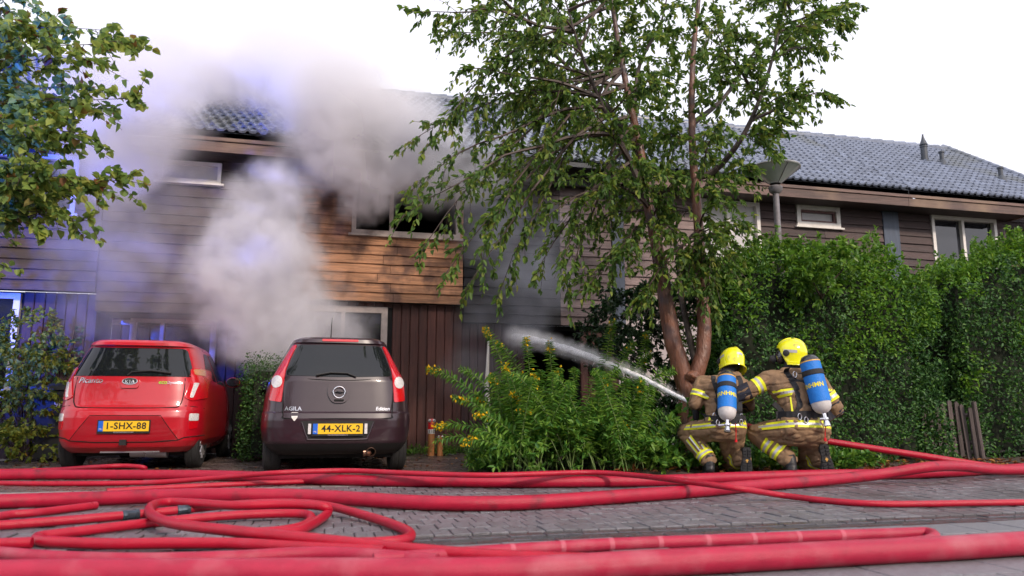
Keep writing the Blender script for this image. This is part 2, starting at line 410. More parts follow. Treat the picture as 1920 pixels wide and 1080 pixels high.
def planks(parent, x0, x1, z0, z1, Y, m, holes=(), w=0.145):
    n = max(1, round((x1-x0)/w)); w = (x1-x0)/n
    for i in range(n):
        a, b = x0+i*w, x0+(i+1)*w
        segs = [(z0, z1)]
        for hx0, hx1, hz0, hz1 in holes:
            if min(b, hx1)-max(a, hx0) > w*0.4:
                segs = [s for q in segs for s in ((q[0], min(q[1], hz0)), (max(q[0], hz1), q[1])) if s[1]-s[0] > 0.05]
        for s, e in segs:
            d = random.uniform(0, .008)
            mb = MB(); mb.prism([(a+.003, Y+.02), (a+.003, Y-.006-d), (a+.012, Y-.016-d), (b-.012, Y-.016-d), (b-.003, Y-.006-d), (b-.003, Y+.02)], 'z', s, e)
            mb.build('plank', m, parent, fix=False)
def window(parent, x0, x1, z0, z1, Y, m_f, bars=(), fw=0.07, sill=True, sash=None, glass=M_pane, name='window', depth=0.09):
    wf = MB()
    for a, b, c, d in ((x0, x1, z1-fw, z1), (x0, x1, z0, z0+fw), (x0, x0+fw, z0+fw, z1-fw), (x1-fw, x1, z0+fw, z1-fw)):
        wf.box(a, b, Y-0.055, Y+depth, c, d)
    win = wf.build(name, m_f, parent)
    bx = [x0+fw] + [b for b in bars] + [x1-fw]
    for b in bars:
        mb = MB(); mb.box(b-.03, b+.03, Y-.045, Y+depth-.01, z0+fw, z1-fw); mb.build('mullion', m_f, win)
    for a, b in zip(bx[:-1], bx[1:]):
        a2 = a+(.03 if a in bars else 0); b2 = b-(.03 if b in bars else 0)
        if sash:
            s = 0.045; mb = MB()
            for p in ((a2, b2, z1-fw-s, z1-fw), (a2, b2, z0+fw, z0+fw+s), (a2, a2+s, z0+fw+s, z1-fw-s), (b2-s, b2, z0+fw+s, z1-fw-s)):
                mb.box(p[0]+.001, p[1]-.001, Y-.02, Y+.05, p[2]+.001, p[3]-.001)
            mb.build('sash', sash, win); a2 += s; b2 -= s
        if glass:
            mb = MB(); mb.box(a2, b2, Y+.03, Y+.036, z0+fw, z1-fw); mb.build('pane', glass, win)
    if sill:
        mb = MB(); mb.box(x0-.05, x1+.05, Y-.09, Y+.03, z0-.035, z0-.002); mb.build('sill', m_f, win)
    return win
def core(parent, x0, x1, z0, z1, Y, holes=(), m=None):
    # dark felt wall behind the boards, with real openings
    zs = sorted({z0, z1} | {h for q in holes for h in q[2:]})
    mb = MB()
    for a, b in zip(zs[:-1], zs[1:]):
        if a < z0 or b > z1: continue
        for s, e in spans(x0, x1, [(q[0], q[1]) for q in holes if q[2] < (a+b)/2 < q[3]]): mb.box(s, e, Y+.022, Y+.16, a, b)
    return mb.build('wall', m or M_core, parent)
def room(parent, x0, x1, z0, z1, Y, depth, m):
    mb = MB(); y1 = Y+depth
    mb.quad((x0, Y, z0), (x1, Y, z0), (x1, y1, z0), (x0, y1, z0)); mb.quad((x0, Y, z1), (x0, y1, z1), (x1, y1, z1), (x1, Y, z1))
    mb.quad((x0, Y, z0), (x0, y1, z0), (x0, y1, z1), (x0, Y, z1)); mb.quad((x1, Y, z0), (x1, Y, z1), (x1, y1, z1), (x1, y1, z0))
    mb.quad((x0, y1, z0), (x1, y1, z0), (x1, y1, z1), (x0, y1, z1)); return mb.build('room_lining', m, parent)
EAVE_Y, EAVE_Z, SL, RIDGE_Y = 11.62, 4.90, math.tan(R(35)), 15.02
def fascia(parent, x0, x1, Y, m, soff=True):
    for z0, z1, dy in ((4.745, 4.885, -0.02), (4.575, 4.735, 0.0)):
        n = max(1, round((x1-x0)/3.2)); 
        for i in range(n):
            a, b = x0+(x1-x0)*i/n, x0+(x1-x0)*(i+1)/n
            MB().prism([(Y+dy, z0), (Y+dy+.035, z0), (Y+dy+.035, z1), (Y+dy, z1-.006)], 'x', a+.003, b-.003).build('fascia_board', m, parent, fix=True)
    if soff: MB().box(x0, x1, Y+.04, WY+.02, 4.60, 4.62).build('soffit', M_fasciad, parent)
TW, TG = 0.155, 0.225
def tile_geo(mb=None):
    mb = mb or MB(); prof = [(0, 0.0), (0.045, -.004), (0.085, -.002), (0.105, .022), (0.130, .030), (0.158, .006)]
    L = TG*1.18; t = 0.014; run = []
    for x, h in prof: run.append((x, h))
    vs, fs = [], []; n = len(run)
    for x, h in run: vs.append((x, 0, h*1.25+.026))
    for x, h in run: vs.append((x, L, h-.002))
    for x, h in run: vs.append((x, 0.001, h*1.0-.010))
    for i in range(n-1): fs.append((i, i+1, n+i+1, n+i)); fs.append((2*n+i, 2*n+i+1, i+1, i))
    fs.append((n-1, 2*n+n-1, 2*n-1)); mb.raw(vs, fs); return mb
def roof_slope(parent, x0, x1, n_own, verge_right=False):
    ang = math.atan(SL); ln = (RIDGE_Y-EAVE_Y)/math.cos(ang)
    rs = MB(); rs.prism([(EAVE_Y, EAVE_Z-.02), (RIDGE_Y, EAVE_Z-.02+(RIDGE_Y-EAVE_Y)*SL), (RIDGE_Y+3.4, EAVE_Z-.02), (RIDGE_Y+3.4, EAVE_Z-.1), (RIDGE_Y, EAVE_Z-.1+(RIDGE_Y-EAVE_Y)*SL), (EAVE_Y, EAVE_Z-.1)], 'x', x0, x1)
    roof = rs.build('roof', M_lead, parent)
    rows = int(ln/TG); cols = int((x1-x0)/TW); rest = MB(); own = tile_geo().mesh('tile', M_tile, smooth=50, fix=False)
    cs, sn = math.cos(ang), math.sin(ang); base_v = [Vector(p) for p in tile_geo().v]; base_f = tile_geo().f
    spots = []
    for r in range(rows):
        for c in range(cols):
            x = x0+c*TW+(TW/2 if r % 2 else 0)
            if x+TW > x1+.05: continue
            d = r*TG; spots.append((x, EAVE_Y-.03+d*cs, EAVE_Z+.005+d*sn))
    vis = [s for s in spots if 7.4 < s[0]]
    own_set = set(sorted(vis, key=lambda s: s[0]**2+s[1]**2+(s[2]*1.2)**2)[:n_own]) if n_own else set()
    for s in spots:
        rx = ang+random.uniform(-.012, .012)
        if s in own_set:
            o = mesh_obj('tile', own, roof); o.location = s; o.rotation_euler = (rx, 0, random.uniform(-.012, .012))
        else:
            Mx = Matrix.Translation(s) @ Matrix.Rotation(rx, 4, 'X')
            rest.raw([Mx @ v for v in base_v], base_f)
    o = rest.build('tile_field', M_tile_all, roof, smooth=50, fix=False); o['kind'] = 'stuff'
    zr = EAVE_Z+(RIDGE_Y-EAVE_Y)*SL
    x = x0
    while x < x1-.1:
        mb = MB(); mb.tube([(x, RIDGE_Y-.02, zr-.03), (x+.36, RIDGE_Y-.02, zr-.015)], [.105, .12], 12, caps=True)
        mb.build('ridge_tile', M_tile, roof, smooth=50); x += .34
    if verge_right:
        for r in range(rows+1):
            d = r*TG; mb = MB(); mb.tube([(x1+.02, EAVE_Y-.03+d*cs, EAVE_Z+.02+d*sn), (x1+.02, EAVE_Y-.03+(d+TG*1.1)*cs, EAVE_Z+.03+(d+TG*1.1)*sn)], [.085, .07], 10)
            mb.build('verge_tile', M_tile, roof, smooth=50)
    return roof
def party_post(parent, x, z0, z1, w=0.30):
    MB().prism([(x-w/2, WY-.05), (x+w/2, WY-.05), (x+w/2, WY+.1), (x-w/2, WY+.1)], 'z', z0, z1).build('cladding_strip', M_navy, parent)
def gables(parent, x, m): 
    zr = EAVE_Z+(RIDGE_Y-EAVE_Y)*SL
    MB().prism([(WY, 0), (WY, 4.6), (RIDGE_Y, zr-.15), (RIDGE_Y+2.8, 4.6), (RIDGE_Y+2.8, 0)], 'x', x-.1, x).build('gable_wall', m, parent)

# house 1: behind the red car, siding partly behind smoke
h1 = empty('row_house', (-3.4, WY, 0), label='dark brown boarded house behind the red car, porch window wreathed in lilac smoke', cat='house')
X0 = -8.4
hole_s = (-2.64, -1.72, 4.22, 4.56); hole_a = (-7.0, -3.75, 3.60, 4.5)
core(h1, X0, -0.56, 2.43, 4.9, WY, [hole_s, hole_a])
siding(h1, X0, -3.38, 2.43, 4.60, WY, M_brown, [hole_a])
siding(h1, -3.36, -0.72, 2.145, 4.60, WY, M_brown, [hole_s])
MB().box(-3.36, -.56, WY+.022, WY+.16, 2.145, 2.43).build('wall', M_core, h1)
window(h1, *hole_s, WY, M_white, fw=.055, glass=M_blind)
window(h1, *hole_a, WY, M_white, bars=(-5.4,))
room(h1, -2.7, -1.6, 4.1, 4.6, WY+.17, .5, M_blind)
# ground floor: neighbour bay flush under the jetty, porch bay set back
hole_l = (-6.2, -4.42, 0.9, 2.40)
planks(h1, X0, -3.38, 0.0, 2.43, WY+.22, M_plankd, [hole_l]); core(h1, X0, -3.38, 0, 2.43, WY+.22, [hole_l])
window(h1, *hole_l, WY+.22, M_white, bars=(-5.3,), fw=.085)
PY = 13.25
hole_d = (-3.1, -1.78, 0.15, 2.20)
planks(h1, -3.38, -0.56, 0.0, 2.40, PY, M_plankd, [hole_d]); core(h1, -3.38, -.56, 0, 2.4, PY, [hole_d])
window(h1, *hole_d, PY, M_white, bars=(-2.62,), fw=.09, sill=False)
MB().box(-3.38, -.56, WY+.16, PY+.1, 2.17, 2.21).build('porch_ceiling', M_plankd, h1)
MB().box(-3.42, -3.38, WY+.16, PY, 0, 2.42).build('porch_side', M_plankd, h1); MB().box(-.6, -.54, WY+.16, PY, 0, 2.42).build('porch_side', M_plankd, h1)
fascia(h1, X0, -0.36, EAVE_Y+.02, M_fascia)
MB().box(-.40, -.345, EAVE_Y+.03, WY, 4.57, 4.88).build('fascia_end', M_fascia, h1)
party_post(h1, -0.64, 2.15, 4.60, 0.16)
roof_slope(h1, X0, -0.45, 0)
# wall lamp and house number on the porch wall
wl = MB(); wl.box(-3.36, -3.1, PY-.09, PY-.02, 2.06, 2.14); o = wl.build('wall_lamp', M_white); tag(o, 'small pale wall lamp beside the porch window', 'lamp')
sg = empty('house_number', (-1.45, PY-.03, 1.86), label='small white house number plate on the smoky porch wall', cat='sign')
MB().box(-1.56, -1.34, PY-.03, PY-.022, 1.74, 1.97).build('plate', mat('number_plate_white', (.62, .6, .62), .4, .05), sg)
tm = text_mesh('digits', '107', .10, mat('number_black', (.02, .02, .02), .5, 0)); t = mesh_obj('digits', tm, sg)
t.data.transform(Matrix.Translation((-1.45, PY-.032, 1.88)) @ Matrix.Rotation(R(90), 4, 'X'))

# house 2: the burning house
h2 = empty('row_house', (2.2, WY, 0), label='burning house with orange-brown boards, charred bay and smoking open window', cat='house')
hole_c = (0.33, 2.12, 3.54, 4.42)
core(h2, -.56, 2.2, 2.43, 4.9, WY, [hole_c]); core(h2, 2.2, 5.0, 2.14, 4.9, WY)
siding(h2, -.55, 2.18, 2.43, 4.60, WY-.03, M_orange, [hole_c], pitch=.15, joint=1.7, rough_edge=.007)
siding(h2, 2.2, 3.9, 2.14, 4.60, WY, M_char, (), joint=1.5); siding(h2, 3.9, 4.86, 2.14, 4.60, WY, M_pinkb, (), joint=1.5)
window(h2, *hole_c, WY-.03, M_soot, bars=(0.97,), glass=None)
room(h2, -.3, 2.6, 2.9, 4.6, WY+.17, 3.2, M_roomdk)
hole_e = (-.45, 0.96, 0.1, 2.36)
planks(h2, -.55, 2.2, 0.0, 2.43, WY+.12, M_plank, [hole_e]); core(h2, -.55, 2.2, 0, 2.43, WY+.12, [hole_e])
window(h2, *hole_e, WY+.12, M_soot, bars=(.25,), fw=.10, sill=False)
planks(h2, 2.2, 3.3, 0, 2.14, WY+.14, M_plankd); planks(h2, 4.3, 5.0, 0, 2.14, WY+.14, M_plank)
core(h2, 2.2, 5.0, 0, 2.14, WY+.14, [(3.3, 4.3, 0.0, 2.06)])
room(h2, 3.2, 4.4, 0.0, 2.1, WY+.3, 2.0, M_roomdk)
fascia(h2, -.30, 4.86, WY-.22, M_fasciad, soff=False); MB().box(-.3, 4.86, WY-.18, WY+.02, 4.60, 4.62).build('soffit', M_fasciad, h2)
party_post(h2, 4.98, 2.14, 4.6, .22); roof_slope(h2, -.45, 5.0, 0)
# house 3 and the end house, above the hedge
h3 = empty('row_house', (7.9, WY, 0), label='brown boarded house above the tall hedge with small white window beside the street lamp', cat='house')
hole_w = (6.55, 7.86, 3.35, 4.58); hole_n = (8.66, 9.62, 4.19, 4.60)
core(h3, 5.0, 10.78, 2.43, 4.9, WY, [hole_w, hole_n]); 
siding(h3, 5.1, 7.0, 2.43, 4.6, WY, M_pinkb, [hole_w]); siding(h3, 7.0, 10.6, 2.43, 4.60, WY, M_brown, [hole_w, hole_n])
window(h3, *hole_w, WY, M_white, bars=(7.2,), glass=M_blind); window(h3, *hole_n, WY, M_white, fw=.085, sash=M_brownf, glass=M_blind)
MB().box(5.0, 10.78, WY+.1, WY+.2, 0, 2.43).build('lower_wall', M_plaster, h3)
fascia(h3, 5.0, 10.77, EAVE_Y+.02, M_fascia); party_post(h3, 10.78, 2.43, 4.62, .36)
roof_slope(h3, 5.0, 10.79, 300)
h4 = empty('row_house', (13, WY, 0), label='end house of the row with white two-pane window and three roof vents', cat='house')
hole_v = (11.75, 13.36, 3.45, 4.60)
core(h4, 10.78, 13.6, 2.43, 4.9, WY, [hole_v]); siding(h4, 10.97, 13.55, 2.43, 4.6, WY, M_brown, [hole_v])
window(h4, *hole_v, WY, M_white, bars=(12.52,))
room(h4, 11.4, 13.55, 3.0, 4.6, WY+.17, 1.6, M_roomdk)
MB().box(12.9, 13.28, WY+.06, WY+.10, 3.5, 4.5).build('curtain', M_bluec, h4)
MB().box(10.78, 15.1, WY+.1, WY+.2, 0, 2.43).build('lower_wall', M_plaster, h4)
fascia(h4, 10.77, 13.66, EAVE_Y+.02, M_fascia)
MB().box(13.66, 13.70, EAVE_Y+.03, WY, 4.575, 4.885).build('fascia_end', M_fascia, h4)
siding(h4, 13.6, 15.15, 2.43, 4.9, WY+.5, M_brown, ()); core(h4, 13.6, 15.15, 0, 4.9, WY+.5)
MB().box(13.56, 13.62, WY, WY+.5, 2.43, 4.9).build('corner_return', M_brown, h4)
rf = roof_slope(h4, 10.79, 15.15, 300, verge_right=True); gables(h4, 15.1, M_brown)
def roof_pt(X, d): return Vector((X, EAVE_Y+d, EAVE_Z+d*SL+.05))
vm = MB(); p = roof_pt(13.2, 2.05); vm.lathe([(.075, -.1), (.075, .30), (.085, .31), (.085, .34), (.07, .35), (.09, .37), (.04, .50), (.016, .60), (.022, .62)], 14, Matrix.Translation(p)); vm.build('vent_pipe', M_lead, rf, smooth=40)
for X, d in ((13.55, 1.92), (14.2, 1.05)):
    p = roof_pt(X, d); vm = MB(); vm.lathe([(.13, -.1), (.07, .07), (.048, .09), (.048, .24), (.065, .25), (.065, .285), (.04, .30)], 14, Matrix.Translation(p)); vm.build('vent_pipe', M_lead, rf, smooth=40)
# gutter pipe, right of the end of the fascia
MB().tube([(13.66, EAVE_Y+.0, 4.84), (15.3, EAVE_Y-.02, 4.80)], .06, 10).build('gutter', M_lead, h4, smooth=True)

# the row across the street, behind the viewer, mirrored in glass and paint
ho = empty('row_house', (0, -14, 0), label='brown house across the street, seen only mirrored in the cars', cat='house')
MB().box(-16, 13, -20, -14, 0, 5.2).build('wall', M_plankd, ho)
MB().prism([(-13.5, 5.1), (-17, 8.3), (-20.5, 5.1), (-20.4, 4.95), (-17, 8.1), (-13.6, 4.95)], 'x', -16.3, 13.3).build('roof', M_tile_all, ho)
for wx in (-13, -8.5, -4, 0.5, 5, 9.5):
    for wz in (0.9, 3.4):
        w_ = MB(); w_.box(wx, wx+1.8, -14.06, -13.97, wz, wz+1.3); f_ = w_.build('window', M_white, ho); MB().box(wx+.08, wx+1.72, -13.965, -13.955, wz+.08, wz+1.22).build('pane', M_pane, f_)
# ------------------------------------------------------------------ trees, hedges, shrubs
L_tree = leaf_mat('tree_leaf', [(0.0, (0.038, 0.090, 0.020)), (0.45, (0.085, 0.170, 0.030)), (0.8, (0.145, 0.240, 0.038)), (1.0, (0.25, 0.29, 0.05))], 0.45, 0.5, 0.35)
L_maple = leaf_mat('maple_leaf', [(0.0, (0.075, 0.15, 0.04)), (0.5, (0.18, 0.275, 0.06)), (0.93, (0.34, 0.40, 0.08)), (1.0, (0.17, 0.055, 0.02))], 0.40, 0.5, 0.4)
L_hedge = leaf_mat('privet_leaf', [(0.0, (0.014, 0.055, 0.012)), (0.5, (0.032, 0.105, 0.020)), (0.85, (0.06, 0.16, 0.028)), (1.0, (0.11, 0.23, 0.030))], 0.25, 0.5, 0.4)
L_hedge_m = leaf_mat('privet_fresh_leaf', [(0.0, (0.035, 0.115, 0.010)), (0.6, (0.085, 0.21, 0.016)), (1.0, (0.17, 0.32, 0.025))], 0.35, 0.55, 0.35)
L_hedge_y = leaf_mat('privet_young_leaf', [(0.0, (0.05, 0.14, 0.015)), (0.6, (0.10, 0.23, 0.025)), (1.0, (0.19, 0.32, 0.04))], 0.35, 0.4, 0.5)
L_gold = leaf_mat('goldenrod_leaf', [(0.0, (0.045, 0.15, 0.026)), (0.5, (0.105, 0.25, 0.036)), (1.0, (0.21, 0.36, 0.05))], 0.4, 0.45, 0.4)
L_flower = leaf_mat('yellow_flower', [(0.0, (0.75, 0.42, 0.01)), (1.0, (0.88, 0.60, 0.02))], 0.3, 0.6, 0.2)
L_shrub = leaf_mat('yellowing_shrub_leaf', [(0.0, (0.08, 0.14, 0.022)), (0.5, (0.20, 0.25, 0.035)), (0.95, (0.36, 0.36, 0.05)), (1.0, (0.38, 0.20, 0.02))], 0.3, 0.5, 0.3)
L_dark = leaf_mat('dark_climber_leaf', [(0.0, (0.010, 0.030, 0.012)), (0.6, (0.022, 0.060, 0.020)), (1.0, (0.05, 0.11, 0.03))], 0.2, 0.35, 0.5)
L_fall = leaf_mat('fallen_leaf', [(0.0, (0.09, 0.03, 0.012)), (0.6, (0.20, 0.07, 0.02)), (1.0, (0.32, 0.16, 0.03))], 0.1, 0.6, 0.3)
L_cover = leaf_mat('ground_cover_leaf', [(0.0, (0.03, 0.11, 0.015)), (0.5, (0.07, 0.20, 0.022)), (1.0, (0.17, 0.30, 0.035))], 0.3, 0.45, 0.4)
M_bark = mat('red_brown_bark', (0.15, 0.060, 0.033), 0.42, 0.5, 7, 0.8, 26, stretch=(1.4, 1.4, .45), dirt=(0.075, 0.05, 0.052), dscale=3.2, dlo=0.5, dhi=0.68, rvar=0.15)
M_bark_d = mat('dark_bark', (0.05, 0.035, 0.03), 0.6, 0.4, 8, 0.8, 26, stretch=(1.4, 1.4, .45))
M_twig = mat('twig_bark', (0.055, 0.034, 0.026), 0.6, 0.3)
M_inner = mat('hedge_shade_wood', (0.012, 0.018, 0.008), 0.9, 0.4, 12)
M_stem = mat('green_stem', (0.12, 0.19, 0.045), 0.5, 0.3, 10)

def spray(chunks, base, d, length, n, L, W, droop=0.5, spread=0.9):
    # leaves set along a twig that sags
    base = np.array(base); d = np.array(d, float); d /= np.linalg.norm(d)
    t = np.sort(RNG.uniform(0.1, 1, n)); p = base+d*(t*length)[:, None]; p[:, 2] -= droop*length*t**2*0.5
    out = rdir(n)*spread+d*0.7; out[:, 2] -= droop*0.8
    nr = rdir(n)*0.7+np.array([0, 0, 0.9]); s = RNG.uniform(.65, 1.2, n)
    chunks.append(leaves_np(p, out, nr, L*s, W*s))
    e = base+d*length; e[2] -= droop*length*.5; return e
def branch_path(a, b, sag, seed):
    a, b = Vector(a), Vector(b); n = 9; out = []
    ln = (b-a).length
    for i in range(n+1):
        t = i/n; p = a.lerp(b, t); p.z += sag*ln*4*t*(1-t)
        q = Vector((mnoise.noise(Vector((t*3, seed, 0))), mnoise.noise(Vector((t*3, seed, 5))), mnoise.noise(Vector((t*3, seed, 9)))))
        out.append(p+q*0.06*ln*math.sin(math.pi*t)); 
    return out

# the two-stemmed tree beside the firefighters
TD = 8.95
tree = empty('broadleaf_tree', onD(1288, 878, TD), label='tall tree with two red-brown stems beside the kneeling firefighters', cat='tree')
def stem(pts, name, m, parent, n=14):
    path = smooth_path([onD(x, y, TD+dd) for x, y, dd, r in pts], 6); rr = []
    for i in range(len(pts)-1):
        for j in range(6): t = j/6; rr.append(pts[i][3]*(1-t)+pts[i+1][3]*t)
    rr.append(pts[-1][3])
    mb = MB(); mb.tube(path, rr, n)
    for i in range(len(mb.v)):
        v = Vector(mb.v[i]); k = (i//n); mb.v[i] = tuple(v+Vector((mnoise.noise(v*5), mnoise.noise(v*5+Vector((9, 0, 0))), 0))*0.14*rr[min(k, len(rr)-1)])
    return mb.build(name, m, parent, smooth=True), path, rr
s1, path1, _ = stem([(1288, 890, 0, 0.158), (1290, 840, 0, 0.130), (1290, 760, 0, 0.119), (1280, 700, 0, 0.115), (1262, 640, 0, 0.108), (1248, 560, 0, 0.094), (1238, 500, 0, 0.083), (1226, 430, 0, 0.072), (1213, 370, 0, 0.063), (1198, 270, .05, 0.054), (1180, 190, .1, 0.043), (1163, 100, .15, 0.036), (1148, 10, .2, 0.029), (1135, -90, .25, 0.020), (1125, -180, .25, 0.009)], 'trunk', M_bark, tree)
s2, path2, _ = stem([(1292, 745, -.02, 0.065), (1306, 700, -.03, 0.090), (1318, 660, 0, 0.090), (1320, 600, .05, 0.083), (1314, 500, .1, 0.072), (1308, 400, .15, 0.061), (1300, 300, .2, 0.050), (1297, 200, .25, 0.043), (1300, 100, .3, 0.035), (1310, 0, .3, 0.026), (1320, -110, .3, 0.014)], 'trunk', M_bark, tree)
s3, path3, _ = stem([(1322, 760, .5, 0.050), (1308, 700, .6, 0.045), (1290, 620, .7, 0.040), (1278, 560, .8, 0.036), (1270, 480, .9, 0.029), (1255, 380, 1.0, 0.022)], 'trunk', M_bark_d, tree, 10)
s3['label'] = 'thin dark stem behind the fork'
kn = MB(); kc = onD(1300, 706, TD-.1); 
bm = bmesh.new(); bmesh.ops.create_icosphere(bm, subdivisions=3, radius=.085)
for v in bm.verts: v.co = v.co*(1+.35*mnoise.noise(v.co*16)); v.co = Vector((v.co.x*1.15, v.co.y, v.co.z*.8))+kc
me = bpy.data.meshes.new('burr'); bm.to_mesh(me); bm.free(); me.materials.append(M_bark)
for p in me.polygons: p.use_smooth = True
mesh_obj('burr', me, s1)
fk = []
def fork(path, i, pts, r0, par):
    a = path[i]; pp = smooth_path([a]+[onD(x, y, TD+dd) for x, y, dd in pts], 5); n = len(pp)
    mb = MB(); mb.tube(pp, [r0*(1-.85*k/(n-1)) for k in range(n)], 8); mb.build('limb', M_bark_d, par, smooth=True); return pp
limbs = [fork(path1, 46, [(1195, 335, -.1), (1170, 280, -.2), (1130, 200, -.4), (1090, 100, -.6), (1060, 0, -.7)], .05, tree),
         fork(path1, 52, [(1140, 200, .4), (1060, 120, .7), (980, 30, .9)], .04, tree),
         fork(path2, 34, [(1340, 320, .1), (1390, 260, -.2), (1430, 170, -.3), (1460, 60, -.3), (1480, -60, -.3)], .05, tree),
         fork(path2, 40, [(1360, 180, .7), (1420, 90, 1.1), (1500, 10, 1.3)], .04, tree),
         fork(path1, 58, [(1200, 120, .5), (1240, 40, .8), (1260, -60, .9)], .035, tree)]
wood_pts = [p for pth in (path1[44:], path2[28:], *limbs) for p in pth[::2]]
chunks = []; twigs = MB(); nbr = 0
def nearest_lower(t, bias=0.25):
    return min(wood_pts, key=lambda p: (p-t).length+max(0, p.z-t.z+bias)*1.2+random.uniform(0, .5))
# ends of boughs, given as places round the crown with their own depth
ends = [(785, 22, -.6), (840, 60, .6), (868, 128, -.8), (862, 188, -.4), (900, 250, .2), (800, 275, -.9), (765, 268, -.3), (770, 358, -.6), (752, 408, -1.0), (790, 470, -.8), (830, 520, -.9), (872, 545, -.6), (935, 555, -.5), (1000, 520, -.3), (900, 480, -1.0),
        (930, 400, -.7), (880, 340, -.2), (960, 320, .6), (1010, 420, -.6), (1050, 500, -.6), (1090, 420, .5), (1100, 540, -.5), (1130, 330, -.9), (1160, 470, -.6), (1200, 560, -.5), (1060, 560, -.4),
        (900, 20, .2), (930, 110, -.4), (960, 190, .5), (1000, 60, -.8), (1040, 150, .9), (1020, 260, -.7), (1080, 30, 1.1), (1100, 200, -1.0), (1140, 100, .8), (1180, 40, -.9), (1220, 150, -.9), (1240, 250, .6), (1260, 60, 1.0), (1200, 300, -.9), (1270, 330, -.8),
        (1320, 40, -.9), (1350, 140, .9), (1340, 240, -.9), (1380, 60, .9), (1420, 120, -.7), (1430, 250, -.4), (1400, 310, -.5), (1350, 350, -.7), (1480, 60, .6), (1500, 160, -.5), (1462, 225, -.4), (1540, 90, .3), (1580, 40, -.2), (1560, 175, .1), (1600, 5, .5), (1530, 20, -.8),
        (1260, 430, -.6), (1340, 440, -.6), (1290, 520, -.4), (1360, 500, -.4), (1390, 420, -.3), (1340, 570, -.5), (1230, 400, .8), (1180, 380, .7), (1150, 250, 1.0),
        (850, -60, 0), (950, -90, .6), (1060, -120, -.5), (1180, -140, .5), (1300, -120, -.6), (1420, -110, .6), (1540, -80, 0), (1000, -20, -1.3), (1120, -30, 1.2), (1240, -40, -1.3), (1400, -20, 1.3), (1480, -30, -1.0)]
for k, (x, y, dd) in enumerate(ends):
    tgt = onD(x, y, TD+dd); a = nearest_lower(tgt); low = y > 240 and x < 1080
    if low: a = random.choice(path1[50:74]+limbs[0][4:18])
    pth = branch_path(a, tgt, 0.10 if low else 0.05, k*3.7); ln = (tgt-a).length
    twigs.tube(pth, [max(.004, .020*min(1.4, ln)*(1-i/9.5)) for i in range(10)], 5)
    m = max(10, int(11+ln*10)) if not low else int(4+ln*5)
    for q in range(m):
        t = (0.22+0.78*(q+random.random())/m) if not low else .3+.7*((q+random.random())/m)**.75; f = t*9; i = min(8, int(f)); p = pth[i].lerp(pth[i+1], f-i)
        d = (pth[i+1]-pth[i]).normalized()+Vector(rdir(1)[0])*(0.55 if t > .9 else 0.95); d.z -= 0.15
        tl = random.uniform(.20, .48)*(0.7 if t > .85 else 1)
        e = spray(chunks, p, d, tl, random.randint(10, 17), .088, .046, droop=.75)
        twigs.tube([p, (p+Vector(e))*.5+Vector((0, 0, .06*tl)), Vector(e)], [.0045, .0035, .002], 3, caps=False)
# fuller heart of the crown
for q in range(1150):
    y = random.uniform(-120, 340); x = random.gauss(1190, 190); p = onD(x, y, TD+random.gauss(.75, .55))
    if x < 905+.25*abs(y) or x > 1540-.38*y: continue
    spray(chunks, p, Vector(rdir(1)[0]), random.uniform(.2, .4), random.randint(10, 16), .088, .046, droop=.7)
leaf_obj('crown', chunks, L_tree, tree)
twigs.build('twigs', M_twig, tree, fix=False)['kind'] = 'stuff'

# the maple whose boughs reach in from the kerb
MD = 6.6
mp_base = onZ(-700, 905) ; mp_base = onD(-330, 800, MD); mp_base.z = 0
maple = empty('maple_tree', mp_base, label='yellow-green maple reaching into the view above the red car', cat='tree')
top = Vector((mp_base.x+.1, mp_base.y, 5.4))
mpp = smooth_path([mp_base, mp_base.lerp(top, .4)+Vector((.06, 0, 0)), top], 6)
MB().tube(mpp, [.16-.10*i/(len(mpp)-1) for i in range(len(mpp))], 12).build('trunk', M_bark_d, maple, smooth=True)
chunks = []; twigs = MB()
m_ends = [(282, 75, 0, 1), (240, 60, .3, 1), (190, 110, -.2, 1), (280, 185, -.1, 1), (215, 205, .3, 1), (175, 165, .2, 1), (120, 60, -.4, 1), (90, 0, .2, 1), (60, 40, -.6, 1), (30, 100, .3, 1.4), (110, 130, .5, 1.3), (130, 230, -.5, 1.3), (60, 190, -.3, 1.4), (20, 240, .4, 1.4), (150, 270, .3, 1.2), (90, 300, -.4, 1.4), (40, 330, .2, 1.4), (185, 250, 0, 1),
          (265, 338, -.1, 1), (215, 350, .2, 1), (190, 415, -.2, 1), (130, 390, 0, 1.2), (150, 330, -.4, 1.1), (70, 395, -.2, 1.2), (20, 400, .2, 1.1), (5, 490, -.1, .6), (-60, 120, 0, 1.5), (-80, 260, .3, 1.5), (-60, 380, 0, 1.3), (-120, 20, 0, 1.5), (0, 20, .6, 1.3), (-40, -60, 0, 1.4), (60, -70, .2, 1.2), (-200, 200, -.4, 1.5), (-260, 60, .4, 1.5), (-300, 320, .5, 1.3), (-420, 180, 0, 1.5), (-500, 330, .4, 1.3), (-450, -20, -.5, 1.5)]
